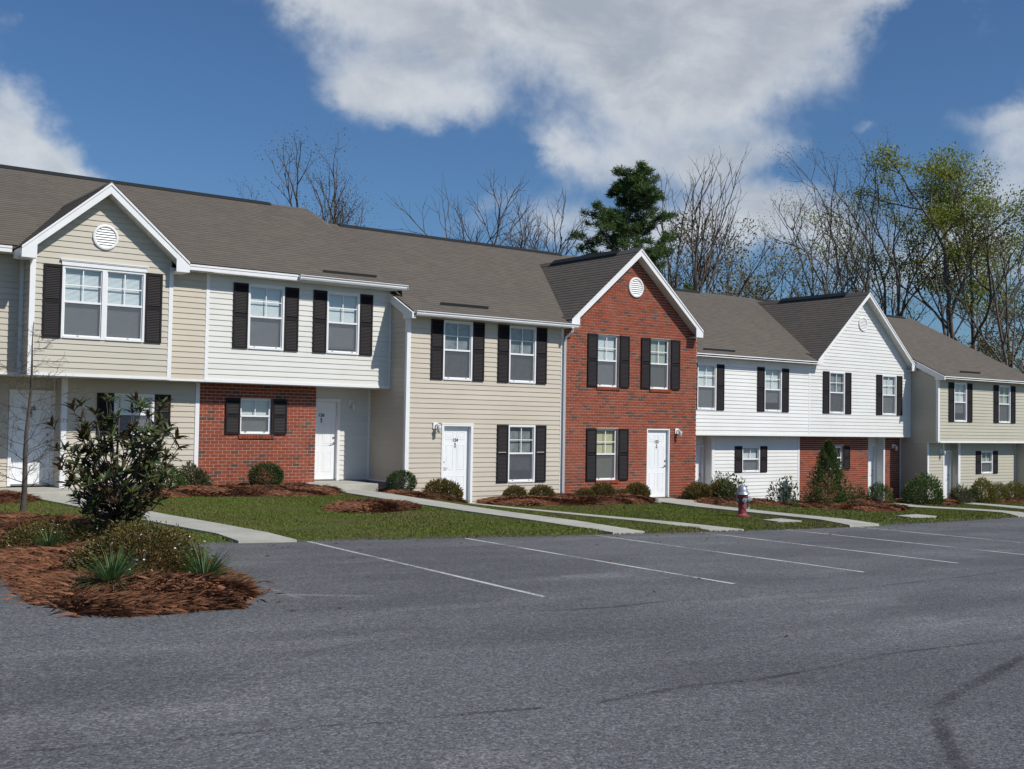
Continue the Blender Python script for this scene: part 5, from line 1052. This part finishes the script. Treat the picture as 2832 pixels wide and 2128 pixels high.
# ---- woods behind the row
TREES = [
 ('bare tree rising behind the ridge left of centre, its left crown', 27.5, 58.8, 16.6, 31, dict(spread=.33, leaf=L_TWB, nleaf=3000, ls=.085)),
 ('bare tree rising behind the ridge left of centre, its leaning right neighbour', 27.9, 56.3, 16.2, 32, dict(spread=.33, leaf=L_TWB, nleaf=3000, ls=.085, lean=(.06, -.05))),
 ('low wispy bare tree at the far left of the ridge woods', 25.4, 59.3, 13.0, 33, dict(leaf=L_TWB, nleaf=1800, ls=.085, rad=.10)),
 ('short lone bare tree right of the pair behind the ridge', 29.2, 52.8, 12.0, 34, dict(leaf=L_TWB, nleaf=1000, ls=.085, rad=.09)),
 ('spreading bare tree behind the middle ridge, left one', 39.5, 52.3, 14.0, 35, dict(spread=.55, rad=.12, lean=(.05, -.04), kids=(6, 5, 4, 3))),
 ('spreading bare tree behind the middle ridge, right one', 39.9, 49.8, 13.8, 36, dict(kids=(6, 5, 4, 3), rad=.12, spread=.5, lean=(.05, -.03))),
 ('slender bare tree just left of the pine', 39.7, 47.3, 11.9, 37, dict(rad=.09)),
 ('tall many stemmed bare tree right of the pine', 49.0, 47.6, 16.6, 39, dict(trunks=4, spread=.42, rad=.17, kids=(5, 3, 3, 2), trunkf=.56, upw=.07, wob=.13)),
 ('tawny budding tree between the brick gable and the white gable', 54.4, 46.2, 13.2, 40, dict(leaf=L_BUD, nleaf=4200, ls=.17, rad=.11, spread=.5)),
 ('low tawny budding tree behind the foot of the many stemmed one', 51.0, 51.3, 11.5, 41, dict(leaf=L_BUD, nleaf=2200, ls=.17, rad=.10)),
 ('low budding tree left behind the white ridge', 51.3, 53.6, 11.0, 42, dict(leaf=L_BUD, nleaf=1400, ls=.16, rad=.09)),
 ('tallest forked bare tree over the white gable', 68.1, 48.0, 21.0, 43, dict(trunks=2, leaf=L_TWB, nleaf=5200, ls=.085, spread=.48, rad=.2, trunkf=.52)),
 ('forked bare tree just left of the tallest one', 65.0, 47.9, 19.5, 44, dict(trunks=2, leaf=L_TWB, nleaf=4400, ls=.085, spread=.45, rad=.16, trunkf=.5)),
 ('bare tree between the white gable peak and the green trees', 72.9, 49.5, 18.3, 45, dict(leaf=L_SPR, nleaf=2800, ls=.17, spread=.5)),
 ('yellow green leafing tree above the last roof, left one', 68.6, 42.9, 18.6, 46, dict(leaf=L_SPR, nleaf=15000, ls=.17, spread=.55, rad=.2, lspread=.5, kids=(5, 3, 3, 2))),
 ('yellow green leafing tree above the last roof, right one', 71.9, 42.6, 18.2, 47, dict(leaf=L_SPR, nleaf=15000, ls=.17, spread=.55, rad=.2, lspread=.5, kids=(5, 3, 3, 2))),
 ('tall thin bare tree at the right frame edge', 68.6, 37.8, 15.6, 48, dict(leaf=L_TWB, nleaf=1800, ls=.085, rad=.12)),
 ('tangled bare tree left behind the white gable', 63.2, 49.5, 13.6, 49, dict(leaf=L_BUD, nleaf=2000, ls=.15, rad=.11, spread=.6)),
 ('low rusty budding tree behind the white ridge', 59.5, 49.5, 11.6, 50, dict(leaf=L_BUD, nleaf=2400, ls=.15, rad=.10)),
 ('leaning tree above the lower slope of the last roof', 79.0, 44.0, 14.8, 51, dict(leaf=L_SPR, nleaf=3400, ls=.16, spread=.6, lean=(-.1, 0))),
 ('low dense tree at the far right behind the last house', 72.2, 38.3, 9.6, 54, dict(leaf=L_RUST, nleaf=6000, ls=.16, spread=.8, lspread=.6)),
 ('low brown tree above the tail of the last roof', 79.7, 46.2, 10.6, 56, dict(leaf=L_RUST, nleaf=4200, ls=.16, spread=.75, lspread=.6)),
]
for lb, x_, y_, tp, sd, kw in TREES:
    kw = dict(kw)
    if kw.get('leaf') is L_SPR: kw['name'] = 'leafing_tree'
    elif kw.get('leaf') in (L_BUD, L_RUST): kw['name'] = 'budding_tree'
    tree(lb, x_, y_, tp, sd, **kw)

# pine
def pine(label, px_, py_, top, seed, group=None, wide=1.0):
    rg = random.Random(seed); rng = np.random.default_rng(seed); z0 = float(farZ(px_, py_)); Ht = top-z0; t = thing('pine_tree', label, 'tree', (px_, py_, z0), group); segs = []; cl = []
    N = 14; tr = [Vector((.25*math.sin(k*.5), .15*math.cos(k*.7), Ht*k/N)) for k in range(N+1)]; ts_ = [(tr[k], tr[k+1], .24*(1-k/N)+.03, .24*(1-(k+1)/N)+.03) for k in range(N)]
    nb = 66
    for k in range(nb):
        f = .34+.64*(k+.5)/nb; z = f*Ht; idx = min(N-1, int(f*N)); p = tr[idx].lerp(tr[idx+1], f*N-idx); a = k*2.4+rg.uniform(-.5, .5); ln = wide*(4.2*(1-f)**.62+.55)*rg.uniform(.5, 1.1); d = Vector((math.cos(a), math.sin(a), .16+.5*f)).normalized()
        q = p; 
        for j in range(4):
            d = (d+Vector((rg.gauss(0, .13), rg.gauss(0, .13), .06))).normalized(); q2 = q+d*ln/4; segs.append((q, q2, .05*(1-j/5)*(1.3-f)+.012, .05*(1-(j+1)/5)*(1.3-f)+.01))
            if j > 0:
                for m_ in range(3 if j > 1 else 2):
                    e = Vector((rg.gauss(0, 1), rg.gauss(0, 1), abs(rg.gauss(0, .6)))).normalized(); q3 = q2+e*rg.uniform(.25, .8)*(.5+ln/5); segs.append((q2, q3, .014, .009)); cl.append(q3)
            q = q2
        cl.append(q)
    cl.append(tr[-1]); inst('trunk', branch_mesh(ts_, BARKL, 8), t, (px_, py_, z0)); inst('branches', branch_mesh(segs, BARK, 4), t, (px_, py_, z0))['kind'] = 'stuff'
    per = 100; C0 = np.array([tuple(c) for c in cl]); n = len(C0)*per; k = np.repeat(np.arange(len(C0)), per); D = rng.standard_normal((n, 3)); D[:, 2] = np.abs(D[:, 2])*.9-.15; D /= np.linalg.norm(D, axis=1)[:, None]; C = C0[k]+rng.normal(0, .09, (n, 3))
    L = rng.uniform(.22, .36, n); V_, T_ = leaves(C, D, L, np.full(n, .042), rng); inst('needles', mesh_np('needles', V_, T_, L_PINE), t, (px_, py_, z0))['kind'] = 'stuff'; return t
pine('dark green pine standing above the brick gable', 43.4, 46.8, 14.0, 5, wide=1.28)
